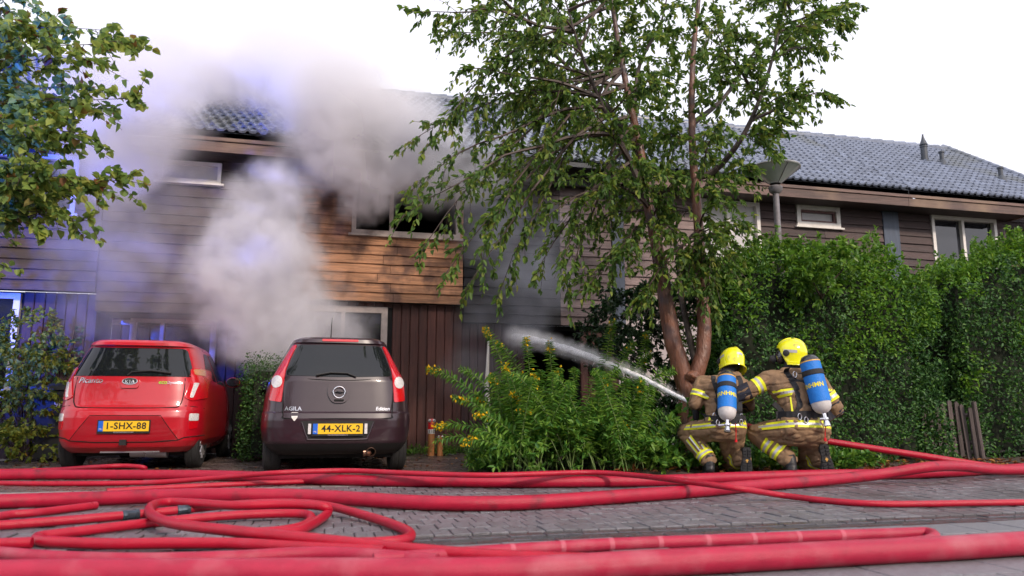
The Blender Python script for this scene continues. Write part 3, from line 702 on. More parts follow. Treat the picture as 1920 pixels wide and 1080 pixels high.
for k, (x, y, dd, dens) in enumerate(m_ends):
    tgt = onD(x-22, y, MD+dd); az = max(1.6, min(5.2, tgt.z-random.uniform(.1, .5))); a = Vector((mp_base.x+.05, mp_base.y, az))
    pth = branch_path(a, tgt, .04, k*5.1+80); ln = (tgt-a).length
    twigs.tube(pth, [max(.003, .016*(1-i/9.3)) for i in range(10)], 5)
    m = int((8+ln*8.5)*dens)
    for q in range(m):
        t = 0.35+0.65*(q+random.random())/m; f = t*9; i = min(8, int(f)); p = pth[i].lerp(pth[i+1], f-i)
        d = (pth[i+1]-pth[i]).normalized()*.5+Vector(rdir(1)[0])*(.5 if t > .88 else 1.0)
        e = spray(chunks, p, d, random.uniform(.12, .36), random.randint(8, 14), .086, .074, droop=.5, spread=1.0)
        twigs.tube([p, Vector(e)], [.004, .002], 3, caps=False)
leaf_obj('crown', chunks, L_maple, maple); twigs.build('twigs', M_twig, maple, fix=False)['kind'] = 'stuff'

# clipped hedges
def bumpy(p): return .17*mnoise.noise(p*1.05)+.09*mnoise.noise(p*2.9)+.05*mnoise.noise(p*7)
def hedge(name, x0, x1, y0, y1, z1, n, L, W, m, label, shoots=0, msh=None, faces='flrt', group=None, rough=1.0, topf=None):
    r = empty(name, ((x0+x1)/2, y0, 0), label=label, cat='hedge', group=group); ins = .13+.15*(rough >= 1)
    topf = topf or (lambda x: z1)
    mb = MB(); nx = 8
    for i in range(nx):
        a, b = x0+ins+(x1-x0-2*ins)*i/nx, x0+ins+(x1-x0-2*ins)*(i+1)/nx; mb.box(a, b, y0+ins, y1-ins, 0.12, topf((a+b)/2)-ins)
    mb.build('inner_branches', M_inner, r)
    P, T, N = [], [], []
    A = {'f': (x1-x0)*z1, 'l': (y1-y0)*z1, 'r': (y1-y0)*z1, 't': (x1-x0)*(y1-y0)}; tot = sum(A[c] for c in faces)
    for c in faces:
        for q in range(int(n*A[c]/tot)):
            u, v = random.random(), random.random()
            if c == 'f': X = x0+(x1-x0)*u; p = Vector((X, y0, .03+(topf(X)-.03)*v)); nr = Vector((0, -1, .25))
            elif c == 'l': p = Vector((x0, y0+(y1-y0)*u, .03+(topf(x0)-.03)*v)); nr = Vector((-1, 0, .25))
            elif c == 'r': p = Vector((x1, y0+(y1-y0)*u, .03+(topf(x1)-.03)*v)); nr = Vector((1, 0, .25))
            else: X = x0+(x1-x0)*u; p = Vector((X, y0+(y1-y0)*v, topf(X))); nr = Vector((0, 0, 1))
            if rough >= 1 and mnoise.noise(p*2.4)+.4*mnoise.noise(p*6) < -.30 and random.random() < .85: continue
            b = bumpy(p)*rough; dep = random.uniform(-.15, .03) if random.random() < .75 else random.uniform(0, .09)
            # rounded edges
            p = p+nr.normalized()*(b+dep)
            if p.z > topf(p.x)-.2 and c in 'flr': p -= nr.normalized()*((p.z-topf(p.x)+.2)**2)*2
            P.append(p); N.append(nr)
    n_ = len(P); N = np.array(N)
    tip = rdir(n_)*1.0+N*.45+np.array([0, 0, -.1]); nn = N*.8+rdir(n_)*.75+np.array([0, 0, .35]); s = RNG.uniform(.6, 1.25, n_)
    P = np.array([tuple(p) for p in P]); yng = np.zeros(n_, bool)
    if msh:
        for i in range(n_): p = Vector(P[i]); yng[i] = mnoise.noise(p*1.4)*.9+mnoise.noise(p*5)*.35+(P[i, 2]/z1-.72)*1.1+random.uniform(-.2, .2) > .06
    leaf_obj('foliage', [leaves_np(P[~yng], tip[~yng], nn[~yng], (L*s)[~yng], (W*s)[~yng])], m, r)
    if yng.any(): leaf_obj('fresh_foliage', [leaves_np(P[yng], tip[yng], nn[yng], (L*1.15*s)[yng], (W*1.15*s)[yng])], L_hedge_m, r)
    if shoots:
        ch = []; st = MB()
        for q in range(shoots):
            X = random.uniform(x0, x1); b = Vector((X, random.uniform(y0, y0+(y1-y0)*.7), topf(X)-.05)); h = random.uniform(.1, .38)*random.choice((.6, 1, 1.25))
            e = spray(ch, b, (random.uniform(-.25, .25), random.uniform(-.3, .1), 1), h, int(12+h*45), L*1.15, W*1.1, droop=.05, spread=.8)
            st.tube([b, Vector(e)], [.004, .002], 3, caps=False)
        leaf_obj('young_shoots', ch, msh or m, r); st.build('shoot_stems', M_stem, r, fix=False)['kind'] = 'stuff'
    return r
hedge('privet_hedge', 4.75, 7.95, 8.25, 9.7, 2.62, 36000, .052, .030, L_hedge, 'tall clipped green hedge behind the firefighters', 190, L_hedge_y, 'flrt', topf=lambda x: 2.50+.20*math.sin((x-4.75)/3.2*2.6+.3)+.07*math.sin(x*3.7)-.45*max(0, x-7.45))
hedge('privet_hedge', 8.75, 13.4, 8.75, 10.3, 3.05, 38000, .056, .034, L_hedge, 'tall ragged hedge beyond the wooden gate at the far end', 230, L_hedge_y, 'flt', rough=1.4, topf=lambda x: 2.62+.30*min(1.6, x-8.75)+.1*math.sin(x*2.6+1))
hedge('box_hedge', -1.05, -.30, 10.6, 12.0, 1.34, 9000, .034, .02, L_hedge, 'low clipped hedge between the red car and the dark car', 0, None, 'flrt', rough=.5)

# arching broad-leaved spray in front of the tall hedge
def bush(name, label, cat, stems, leafspec, m_leaf, m_stem, base, group=None, flower=None, fmat=None, extra=None):
    r = empty(name, base, label=label, cat=cat, group=group); ch = []; st = MB(); fl = []
    for s in stems:
        pth = smooth_path(s['p'], 7); n = len(pth)
        st.tube(pth, [s.get('r', .006)*(1-.7*i/(n-1)) for i in range(n)], 5, caps=False)
        acc = 0.0; ln = sum((pth[i+1]-pth[i]).length for i in range(n-1)); cnt = int(ln*leafspec['per_m']); t0 = s.get('t0', .2)
        for q in range(cnt):
            t = t0+(1-t0)*(q+.5)/cnt; f = t*(n-1); i = min(n-2, int(f)); p = pth[i].lerp(pth[i+1], f-i); d = (pth[i+1]-pth[i]).normalized()
            a = q*2.4; u = d.orthogonal().normalized(); v = d.cross(u); o = (u*math.cos(a)+v*math.sin(a))
            tip = o*.9+d*.5+Vector((0, 0, -leafspec.get('droop', .3))); sz = random.uniform(.7, 1.15)*(1-.45*max(0, t-.6)/.4)
            ch.append(leaves_np([p], [tip], [Vector((0, 0, 1))+o*.2+Vector(rdir(1)[0])*.3], [leafspec['L']*sz], [leafspec['W']*sz]))
        if s.get('fl'):
            e = pth[-1]; d = (pth[-1]-pth[-3]).normalized(); nf = s['fl']
            nf = max(4, int(nf*.5)); P = np.array([tuple(e-d*random.uniform(0, .13)+Vector(rdir(1)[0])*random.uniform(.01, .055)) for _ in range(nf)])
            fl.append(leaves_np(P, rdir(nf)+np.array([0, 0, -.5]), rdir(nf), .038, .026))
    if extra: ch += extra
    leaf_obj('foliage', ch, m_leaf, r); st.build('stems', m_stem, r, smooth=True, fix=False)['kind'] = 'stuff'
    if fl: leaf_obj('blossoms', fl, fmat, r)
    return r
gb = onD(1030, 880, 9.0); gb.z = 0
stems = []
def gstem(bx, tipx, tipy, D, fl, D2=None, mid=None):
    b = onD(bx, 880, D); b.z = .02; t = onD(tipx, tipy, D2 or D)
    m = b.lerp(t, .5)+Vector((0, 0, (t-b).length*.16))
    stems.append(dict(p=[b, b.lerp(m, .55)+Vector((0, 0, .06)), m, t.lerp(m, .4)+Vector((0, 0, .05)), t], fl=fl, r=.007))
for a in [(985, 800, 690, 8.9, 60), (990, 908, 614, 9.1, 45), (1000, 862, 690, 9.1, 0), (1010, 815, 800, 8.4, 70), (990, 850, 745, 8.5, 40), (1015, 890, 778, 8.3, 60), (1000, 945, 685, 8.8, 80), (1005, 985, 632, 9.0, 45), (1020, 1000, 700, 8.7, 70), (995, 915, 705, 8.9, 50), (1020, 960, 740, 8.4, 60), (1030, 1050, 690, 8.8, 30), (1040, 930, 640, 9.2, 25), (1060, 1080, 690, 9.0, 0), (1080, 1120, 700, 8.8, 0), (1040, 1030, 640, 9.3, 40), (1090, 1160, 690, 9.0, 0), (1110, 1190, 640, 9.4, 10), (1120, 1220, 660, 9.3, 8), (1150, 1250, 690, 9.0, 0), (1080, 1040, 740, 8.3, 0), (1070, 1110, 760, 8.2, 0), (1000, 870, 830, 8.1, 50), (1060, 975, 770, 8.2, 30), (1130, 1180, 760, 8.3, 0), (1150, 1240, 770, 8.4, 0), (1120, 1150, 600, 9.6, 20), (1190, 1215, 620, 9.6, 12)]:
    gstem(*a)
for q in range(135):
    bx = random.uniform(930, 1210); gstem(bx, bx+random.gauss(-10, 60), random.uniform(690, 850), random.uniform(8.1, 9.4), random.choice((0,)*11+(14,)))
ex = []
for q in range(420):   # leafy base of the clump
    x = random.uniform(900, 1270); f = 1-abs(x-1080)/260; y = random.uniform(870-95*max(.15, f), 885); p = onD(x, y, random.uniform(8.0, 9.3)); p.z = max(.03, p.z)
    spray(ex, p, (random.uniform(-.7, .7), random.uniform(-1, .2), random.uniform(.2, 1)), random.uniform(.1, .3), random.randint(7, 13), .085, .034, droop=.3)
bush('goldenrod_clump', 'big leafy clump with drooping yellow flower heads left of the firefighters', 'bush', stems, dict(per_m=85, L=.115, W=.034, droop=.45), L_gold, M_stem, gb, flower=True, fmat=L_flower, extra=ex)

def leafy_blob(name, label, cat, blobs, n, L, W, m, base, stem_to=6, m_st=M_twig, group=None):
    # blobs: (centre, radii)
    r = empty(name, base, label=label, cat=cat, group=group); ch = []; st = MB()
    vol = [max(.01, a[1][0]*a[1][1]*a[1][2])**.75 for a in blobs]; tot = sum(vol)
    for (c, rad), v in zip(blobs, vol):
        for q in range(max(3, int(n*v/tot/11))):
            d = Vector(rdir(1)[0]); k = random.uniform(.45, 1.0)**.6; p = Vector(c)+Vector((d.x*rad[0], d.y*rad[1], d.z*rad[2]))*k*(1+.3*mnoise.noise(d*2.3+Vector(c)))
            if p.z < .03: p.z = .03
            spray(ch, p, d+Vector((0, 0, .3)), random.uniform(.08, .22), 11, L, W, droop=.4)
        st.tube(branch_path(base, c, .02, c[0]*3), [.014]*3+[.009]*4+[.004]*3, 5, caps=False)
    leaf_obj('foliage', ch, m, r); st.build('stems', m_st, r, fix=False)['kind'] = 'stuff'; return r
def B(x, y, D, r, ry=None, rd=None): p = onD(x, y, D); k = D/FPX; return (p, (r*k, (rd or r)*k, (ry or r)*k))
sb = onD(40, 860, 10.3); sb.z = 0
leafy_blob('yellowing_shrub', 'yellow-green shrub beside the blue-lit window', 'shrub', [B(60, 640, 10.3, 55), B(15, 690, 10.3, 60), B(75, 700, 10.2, 50), B(30, 770, 10.2, 60), B(85, 765, 10.3, 30), B(20, 830, 10.1, 55, 30), B(75, 830, 10.1, 40, 20), B(-50, 720, 10.4, 60)], 5200, .075, .048, L_shrub, sb)
sb = onD(125, 850, 11.2); sb.z = 0
leafy_blob('dark_shrub', 'small darker green shrub behind the yellowing one', 'shrub', [B(125, 650, 11.2, 30, 40), B(110, 690, 11.2, 26, 40)], 900, .07, .045, L_hedge, sb)
cb = onD(1215, 850, 10.6); cb.z = 0
leafy_blob('climbing_shrub', 'dark loose shrub between the tree and the charred wall', 'shrub', [B(1180, 600, 10.8, 65, 55), B(1240, 570, 10.6, 60, 50), B(1160, 680, 10.6, 50, 60), B(1215, 720, 10.4, 45, 60), B(1200, 790, 10.2, 60, 60), B(1260, 800, 10.2, 40, 50), B(1350, 560, 9.9, 55, 50), B(1370, 650, 9.9, 50, 60), B(1340, 740, 9.9, 45, 60), B(1330, 820, 9.7, 60, 50), B(1130, 620, 11, 35, 40)], 12500, .075, .045, L_dark, cb)
ab = onD(1540, 560, 9.4)
leafy_blob('cornel_spray', 'pale broad-leaved spray arching out of the hedge below the lamp', 'shrub', [B(1520, 520, 9.25, 34, 16), B(1560, 500, 9.25, 40, 20), B(1540, 545, 9.2, 30, 14), B(1500, 480, 9.3, 26, 16), B(1600, 470, 9.3, 36, 20)], 900, .095, .058, L_hedge_y, ab)
# leaves low on the trunk, ground cover round the kneeling men
gcv = []; tb = onD(1300, 800, 8.6)
gc = empty('ground_cover', (4.6, 7.9, 0), label='bright green low plants on the ground between the firefighters', cat='ground cover')
for q in range(520):
    x = random.uniform(1230, 1640); p = onZ(x, random.uniform(872, 891)); p.z = random.uniform(.03, .20)*random.random()+.03
    spray(gcv, p, (random.uniform(-.6, .6), random.uniform(-.8, .2), 1), random.uniform(.05, .16), random.randint(5, 9), .075, .05, droop=.3)
o = leaf_obj('foliage', gcv, L_cover, gc); gc['kind'] = 'stuff'
bd = onD(1275, 815, 8.5); bd.z = 0
leafy_blob('broadleaf_plant', 'round-leaved plant against the foot of the forked tree', 'plant', [B(1292, 775, 8.45, 20, 12), B(1270, 790, 8.45, 18, 14), B(1265, 830, 8.4, 25, 24)], 190, .10, .095, L_gold, bd)
lf = []; n = 900
P = []
for q in range(n):
    x = random.uniform(1150, 1915); p = onZ(x, random.uniform(866, 892)); P.append((p.x, p.y, .035+.02*random.random()))
lf.append(leaves_np(np.array(P), rdir(n)*np.array([1, 1, .3]), rdir(n)*.4+np.array([0, 0, 1]), .075, .05))
P = [(random.uniform(-4.2, 1.9), random.uniform(9.2, 12), .008) for _ in range(160)]
lf.append(leaves_np(np.array(P), rdir(160)*np.array([1, 1, .15]), rdir(160)*.25+np.array([0, 0, 1]), .06, .04))
tag(leaf_obj('fallen_leaves', lf, L_fall, None), 'brown fallen leaves along the bed and driveway', 'leaves', kind='stuff')
wd = []
for q in range(120):
    x = random.uniform(1.05, 2.3); p = Vector((x, random.uniform(11.6, 12.15), .01))
    spray(wd, p, (random.uniform(-.4, .4), random.uniform(-.4, .2), 1), random.uniform(.06, .2), 7, .06, .02, droop=.2)
for q in range(90):
    p = onD(random.uniform(880, 960), 882, random.uniform(8.5, 9.3)); p.z = .02
    spray(wd, p, (random.uniform(-.8, .4), random.uniform(-.6, .2), .8), random.uniform(.1, .32), 12, .07, .02, droop=.4)
for q in range(60):
    p = Vector((random.uniform(-4.9, -3.5), random.uniform(9.0, 9.6), .02))
    spray(wd, p, (random.uniform(-.4, .4), random.uniform(-.4, .2), 1), random.uniform(.08, .25), 9, .07, .035, droop=.2)
tag(leaf_obj('weeds', wd, L_cover, None), 'small weeds at the foot of the wall and drive', 'weeds', kind='stuff')

# a tree like it across the street, behind the viewer, mirrored in the cars
def copy_tree(o, parent=None):
    c = o.copy(); COL.objects.link(c); c.parent = parent
    for ch in list(o.children):
        d = copy_tree(ch, c)
        for k in ('category',):
            if k in d: del d[k]
    return c
bt = copy_tree(tree); bt.location = (0.3, -1.0, 0); bt.rotation_euler = (0, 0, R(150)); bt.scale = (1.35,)*3; bt['label'] = 'tree across the street, seen only mirrored in the car windows'
# ------------------------------------------------------------------ cars
def paint(name, c, metal=0.0, flake=0.0):
    m = mat(name, c, 0.32, 0.05, 3, metal=metal, coat=1.0, spec=0.5, rvar=0.03, coat_rough=0.03, dirt=tuple(x*.75 for x in c), dscale=5, dlo=.55, dhi=.8)
    return m
M_red = paint('red_car_paint', (0.50, 0.006, 0.018)); M_plum = paint('dark_plum_car_paint', (0.028, 0.011, 0.018), 0.0)
MATS['dark_plum_car_paint'].node_tree.nodes['Principled BSDF'].inputs['Coat Weight'].default_value = .65
M_cglass = mat('tinted_car_glass', (0.010, 0.012, 0.014), 0.03, 0.1, 3, spec=0.55, rvar=0.01)
M_black = mat('black_trim', (0.012, 0.012, 0.013), 0.5, 0.2, 20)
M_gap = mat('panel_gap', (0.004, 0.004, 0.004), 0.9, 0)
M_rub = mat('tyre_rubber', (0.018, 0.018, 0.019), 0.75, 0.3, 20, 0.2, 80)
M_alloy = mat('wheel_silver', (0.55, 0.55, 0.57), 0.3, 0.1, 8, metal=0.8)
M_chrome = mat('chrome', (0.75, 0.75, 0.77), 0.12, 0.05, 6, metal=1.0)
M_tail = mat('red_tail_lens', (0.62, 0.004, 0.012), 0.12, 0.15, 40, coat=1.0, spec=.6, stretch=(1, 1, 3))
M_tailw = mat('clear_lens', (0.72, 0.70, 0.70), 0.15, 0.25, 60, coat=1.0)
M_amber = mat('amber_lens', (0.55, 0.22, 0.08), 0.15, 0.2, 40, coat=1.0)
M_yel = mat('yellow_plate', (0.85, 0.52, 0.015), 0.45, 0.05, 20)
M_eu = mat('blue_plate_band', (0.01, 0.12, 0.62), 0.45, 0.05)
M_blk = mat('plate_black', (0.008, 0.008, 0.008), 0.5, 0)
M_sil = mat('badge_silver', (0.68, 0.68, 0.72), 0.2, 0.05, 8, metal=0.9)
M_lime = mat('badge_green', (0.40, 0.62, 0.05), 0.4, 0.05)
M_under = mat('underbody', (0.010, 0.010, 0.010), 0.85, 0.3)
M_mirror = mat('mirror_glass', (.22, .24, .28), .08, .05, metal=1.0)
M_rust = mat('worn_exhaust', (0.32, 0.19, 0.14), 0.35, 0.4, 20, metal=0.7)

def interp(tab, z, k):
    if z <= tab[0][0]: return tab[0][k]
    for a, b in zip(tab[:-1], tab[1:]):
        if z <= b[0]:
            t = (z-a[0])/(b[0]-a[0]); return a[k]+(b[k]-a[k])*t
    return tab[-1][k]
class Body:
    def __init__(s, tab, yc, n=4.2, nf=3.2): s.t = tab; s.yc = yc; s.n = n; s.nf = nf
    def w(s, z): return interp(s.t, z, 1)
    def rear(s, x, z):
        w = s.w(z); q = min(.9995, abs(x)/w); return s.yc-(s.yc-interp(s.t, z, 2))*(1-q**s.n)**(1/s.n)
    def side(s, y, z, sx=1):
        yr, yf = interp(s.t, z, 2), interp(s.t, z, 3)
        if y < s.yc: q = min(.9995, (s.yc-y)/(s.yc-yr)); n = s.n
        else: q = min(.9995, (y-s.yc)/(yf-s.yc)); n = s.nf
        return sx*s.w(z)*(1-q**n)**(1/n)
    def outline(s, z, k=72):
        w, yr, yf = s.w(z), interp(s.t, z, 2), interp(s.t, z, 3); out = []
        for i in range(k):
            a = 2*math.pi*i/k; c, d = math.cos(a), math.sin(a)
            n = s.nf if d > 0 else s.n; e = 2/n; l = (yf-s.yc) if d > 0 else (s.yc-yr)
            out.append((w*math.copysign(abs(c)**e, c), s.yc+l*math.copysign(abs(d)**e, d), z))
        return out
    def shell(s, zs, k=72):
        mb = MB(); vs, fs = [], []
        for z in zs: vs += s.outline(z, k)
        for i in range(len(zs)-1):
            for j in range(k): a = i*k+j; b = i*k+(j+1) % k; fs.append((a, b, b+k, a+k))
        fs.append(tuple(range(k))[::-1]); e = (len(zs)-1)*k; fs.append(tuple(e+j for j in range(k)))
        return mb.raw(vs, fs)
def patch(fn, poly, off, thick=0.006, step=0.05):
    # poly in two coordinates, cut into a grid, laid on the surface fn(u, v) -> point, with thickness
    bm = bmesh.new(); f = bm.faces.new([bm.verts.new((u, 0, v)) for u, v in poly])
    us = [p[0] for p in poly]; vs = [p[1] for p in poly]
    for lo, hi, ax in ((min(us), max(us), Vector((1, 0, 0))), (min(vs), max(vs), Vector((0, 0, 1)))):
        n = int((hi-lo)/step)
        for i in range(1, n+1):
            c = lo+(hi-lo)*i/(n+1)
            bmesh.ops.bisect_plane(bm, geom=bm.verts[:]+bm.edges[:]+bm.faces[:], plane_co=ax*c, plane_no=ax)
    mb = MB(); bm.verts.index_update(); n = len(bm.verts); P = []
    for v in bm.verts:
        u, w_ = v.co.x, v.co.z; e = .004
        p = Vector(fn(u, w_)); du = Vector(fn(u+e, w_))-Vector(fn(u-e, w_)); dv = Vector(fn(u, w_+e))-Vector(fn(u, w_-e))
        nr = du.cross(dv); nr = nr.normalized() if nr.length > 0 else Vector((0, -1, 0))
        P.append((p, nr))
    outer = [tuple(p+q*off) for p, q in P]; inner = [tuple(p+q*(off-thick)) for p, q in P]
    fs = [tuple(v.index for v in f.verts) for f in bm.faces]; mb.raw(outer+inner, fs)
    for ed in bm.edges:
        if len(ed.link_faces) == 1:
            a, b = ed.verts[0].index, ed.verts[1].index; mb.f.append((a, b, b+n, a+n)); mb.m.append(0)
    bm.free(); return mb
def rnd_poly(pts, r=0.03, k=4):
    # round the corners of a polygon
    out = []; n = len(pts)
    for i in range(n):
        a, b, c = Vector(pts[i-1]), Vector(pts[i]), Vector(pts[(i+1) % n]); d1 = (a-b); d2 = (c-b)
        q = min(r, d1.length*.45, d2.length*.45); p1 = b+d1.normalized()*q; p2 = b+d2.normalized()*q
        for j in range(k+1): t = j/k; p = p1*(1-t)**2+b*2*t*(1-t)+p2*t*t; out.append((p.x, p.y))
    return out
def shrink(pts, d):
    c = sum((Vector(p) for p in pts), Vector((0, 0)))/len(pts); return [tuple(Vector(p)+(Vector(p)-c).normalized()*-d) for p in pts]
def mirror(pts): return [(-u, v) for u, v in pts][::-1]
def wheel(parent, x, y, rad, width, sx, spokes=7):
    w = empty('wheel', (x, y, rad), world=False); w.parent = parent
    Mx = Matrix.Rotation(R(90)*sx, 4, 'Y')
    t = MB(); ri = rad*.66; hw = width/2
    t.lathe([(ri, -hw*.85), (rad*.86, -hw), (rad*.97, -hw*.82), (rad, -hw*.6), (rad*.992, -hw*.56), (rad, -hw*.5), (rad, -hw*.1), (rad*.988, -hw*.06), (rad*.988, hw*.06), (rad, hw*.1), (rad, hw*.5), (rad*.992, hw*.56), (rad, hw*.6), (rad*.97, hw*.82), (rad*.86, hw), (ri, hw*.85)], 40, Mx)
    t.build('tyre', M_rub, w, smooth=30)
    r = MB(); r.lathe([(ri*1.02, -hw*.7), (ri*1.02, hw*.82), (ri*.93, hw*.84), (ri*.88, hw*.3), (.02, hw*.25)], 36, Mx)
    for k in range(spokes):
        a = 2*math.pi*k/spokes; c, s_ = math.cos(a), math.sin(a)
        for da in (-.10, .10):
            p = [Mx @ Vector((ri*.16*math.cos(a), ri*.16*math.sin(a), hw*.72)), Mx @ Vector((ri*.55*math.cos(a+da*.6), ri*.55*math.sin(a+da*.6), hw*.76)), Mx @ Vector((ri*.93*math.cos(a+da), ri*.93*math.sin(a+da), hw*.8))]
            r.tube(p, [.020, .017, .022], 5)
    r.lathe([(ri*.24, hw*.6), (ri*.24, hw*.78), (ri*.1, hw*.84)], 18, Mx)
    r.build('rim', M_alloy, w, smooth=35); return w
def put_text(parent, body, txt, size, x, z, m, off=.008, ex=.003, bold=0.0, shear=0, space=1.0, name='lettering', sq=1.0):
    me = text_mesh(name, txt, size, m, ex, bold, shear, space)
    for v in me.vertices:
        X = x+v.co.x*sq; Z = z+v.co.y; v.co = Vector((X, body.rear(X, Z)-off-v.co.z, Z))
    return mesh_obj(name, me, parent)
def plate(parent, body, txt, z, w=.52, h=.11, dy=-.02, size=.088, holder='plate'):
    y = body.rear(.2, z)+dy
    pl = MB().box(-w/2-.012, w/2+.012, y-.010, y+.06, z-h/2-.022, z+h/2+.012).build('plate_holder', M_black, parent)
    MB().box(-w/2, w/2, y-.016, y-.010, z-h/2, z+h/2).build('number_plate', M_yel, pl)
    MB().box(-w/2, -w/2+.05, y-.018, y-.0165, z-h/2, z+h/2).build('country_band', M_eu, pl)
    me = text_mesh('plate_lettering', txt, size, M_blk, .0008, .0016, 0, 1.08)
    xs = [v.co.x for v in me.vertices]; k = (w*.78)/(max(xs)-min(xs)); cx = (max(xs)+min(xs))/2
    for v in me.vertices: v.co = Vector((.03+(v.co.x-cx)*k, y-.0175-v.co.z, z+v.co.y*1.12))
    mesh_obj('plate_lettering', me, pl)
    me = text_mesh('country_letters', 'NL', .026, M_white, .0004); 
    for v in me.vertices: v.co = Vector((-w/2+.025+v.co.x, y-.019-v.co.z, z-h*.28+v.co.y))
    mesh_obj('country_letters', me, pl)
    MB().box(-w*.20, w*.2, y-.013, y-.0105, z-h/2-.018, z-h/2-.004).build('dealer_strip', M_sil, pl)
    return pl
def make_car(name, label, loc, rz, tab, paint_m, spec):
    car = empty(name, loc, rz, label, 'car', world=False)
    b = Body(tab, spec['yc'], spec.get('n', 4.2)); s = spec
    zt = tab[-1][0]; zs = sorted(set([r[0] for r in tab]+[tab[0][0]+(zt-tab[0][0])*i/44 for i in range(45)]))
    body = b.shell(zs).build('body', paint_m, car, smooth=38)
    # wheel arches cut through
    cut = MB()
    for wy in s['wheels']: cut.lathe([(s['rad']+.03, -1.2), (s['rad']+.03, 1.2)], 36, Matrix.Translation((0, wy, s['rad'])) @ Matrix.Rotation(R(90), 4, 'Y'))
    co = cut.build('cutter', M_under)
    md = body.modifiers.new('arch', 'BOOLEAN'); md.operation = 'DIFFERENCE'; md.object = co; md.solver = 'EXACT'
    dg = bpy.context.evaluated_depsgraph_get(); me = bpy.data.meshes.new_from_object(body.evaluated_get(dg)); body.modifiers.clear(); body.data = me
    bpy.data.objects.remove(co)
    me.set_sharp_from_angle(angle=R(38))
    if s.get('lower'):   # black lower valance
        z0, z1 = s['lower']; vb = b.shell([z0, (z0+z1)/2, z1]); 
        o = vb.build('valance', M_black, car, smooth=38); 
        for v in o.data.vertices: v.co.x *= 1.004; v.co.y = b.yc+(v.co.y-b.yc)*1.004
    MB().box(-.66, .66, .35, s['len']-.3, .16, tab[0][0]+.02).build('underbody', M_under, car)
    rf = lambda u, v: (u, b.rear(u, v), v)
    sf = lambda sx: (lambda u, v: (b.side(u, v, sx), u, v))
    for i, wy in enumerate(s['wheels']):
        for sx in (-1, 1):
            wheel(car, sx*(s['track']), wy, s['rad'], s['tw'], sx, s.get('spokes', 7))
    for sx in (-1, 1):
        lining = MB(); lining.lathe([(s['rad']+.043, -.02), (s['rad']+.043, .24)], 24, Matrix.Translation((sx*(s['track']-.11), s['wheels'][0], s['rad'])) @ Matrix.Rotation(R(90), 4, 'Y'), close=False)
    # rear window, side windows
    win = patch(rf, rnd_poly(s['rwin'], .05), .004, .005).build('rear_window', M_cglass, car, smooth=30)
    for sx in (-1, 1):
        for poly in s['swin']:
            patch(sf(sx), poly if sx > 0 else poly, .004*(1 if sx > 0 else -1), .005*(1 if sx > 0 else -1), .08).build('side_window', M_cglass, car, smooth=30)
    # tail lamps
    for sx in (-1, 1):
        q = lambda P: P if sx > 0 else mirror(P)
        tl = patch(rf, rnd_poly(q(s['tail']), .02), .012, .02, .03).build('tail_light', M_tail, car, smooth=30)
        for poly, m in s['tailbits']: patch(rf, rnd_poly(q(poly), .012), .016, .01, .03).build('lens', m, tl, smooth=30)
        for poly, m in s.get('fog', []): patch(rf, rnd_poly(q(poly), .012), .006, .01, .04).build('reflector', m, car, smooth=30)
    # panel gaps drawn as recessed dark beads along the tailgate edge
    for line, wd in s['gaps']:
        pts = [Vector((u, b.rear(u, v)-.0005, v)) for u, v in line]; MB().tube(smooth_path(pts, 4), wd, 5).build('panel_gap', M_gap, car)
    # wiper, mirrors, aerial
    wz = s['wiper']; MB().tube([Vector((x, b.rear(x, z)-.022, z)) for x, z in wz], [.014, .011, .009, .008][:len(wz)], 6).build('wiper', M_black, car, smooth=True)
    for sx in (-1, 1):
        my, mz = s['mirror']; mxx = b.side(my, mz, sx)
        bm = bmesh.new(); bmesh.ops.create_uvsphere(bm, u_segments=18, v_segments=12, radius=1)
        for v in bm.verts:
            v.co = Vector((mxx+sx*.12+v.co.x*.10, my+max(-.045, v.co.y*.09), mz+.03+v.co.z*.072))
        me = bpy.data.meshes.new('mirror'); bm.to_mesh(me); bm.free(); me.materials.append(paint_m if s.get('mirror_paint') else M_black)
        for p in me.polygons: p.use_smooth = True
        mo = mesh_obj('mirror', me, car)
        MB().lathe([(.082, 0), (.086, .004), (.08, .008)], 20, Matrix.Translation((mxx+sx*.12, my-.046, mz+.03)) @ Matrix.Diagonal((1.05, 1, .74, 1)) @ Matrix.Rotation(R(90), 4, 'X')).build('mirror_glass', M_cglass if False else M_mirror, mo)
        MB().tube([(mxx-sx*.03, my+.02, mz-.02), (mxx+sx*.06, my+.01, mz)], .02, 6).build('mirror_arm', M_black, mo)
    ax, ay, az, al = s['aerial']; MB().tube([(ax, ay, az), (ax+.005, ay-al*.35, az+al)], [.008, .003], 6).build('aerial', M_black, car)
    return car, b, rf
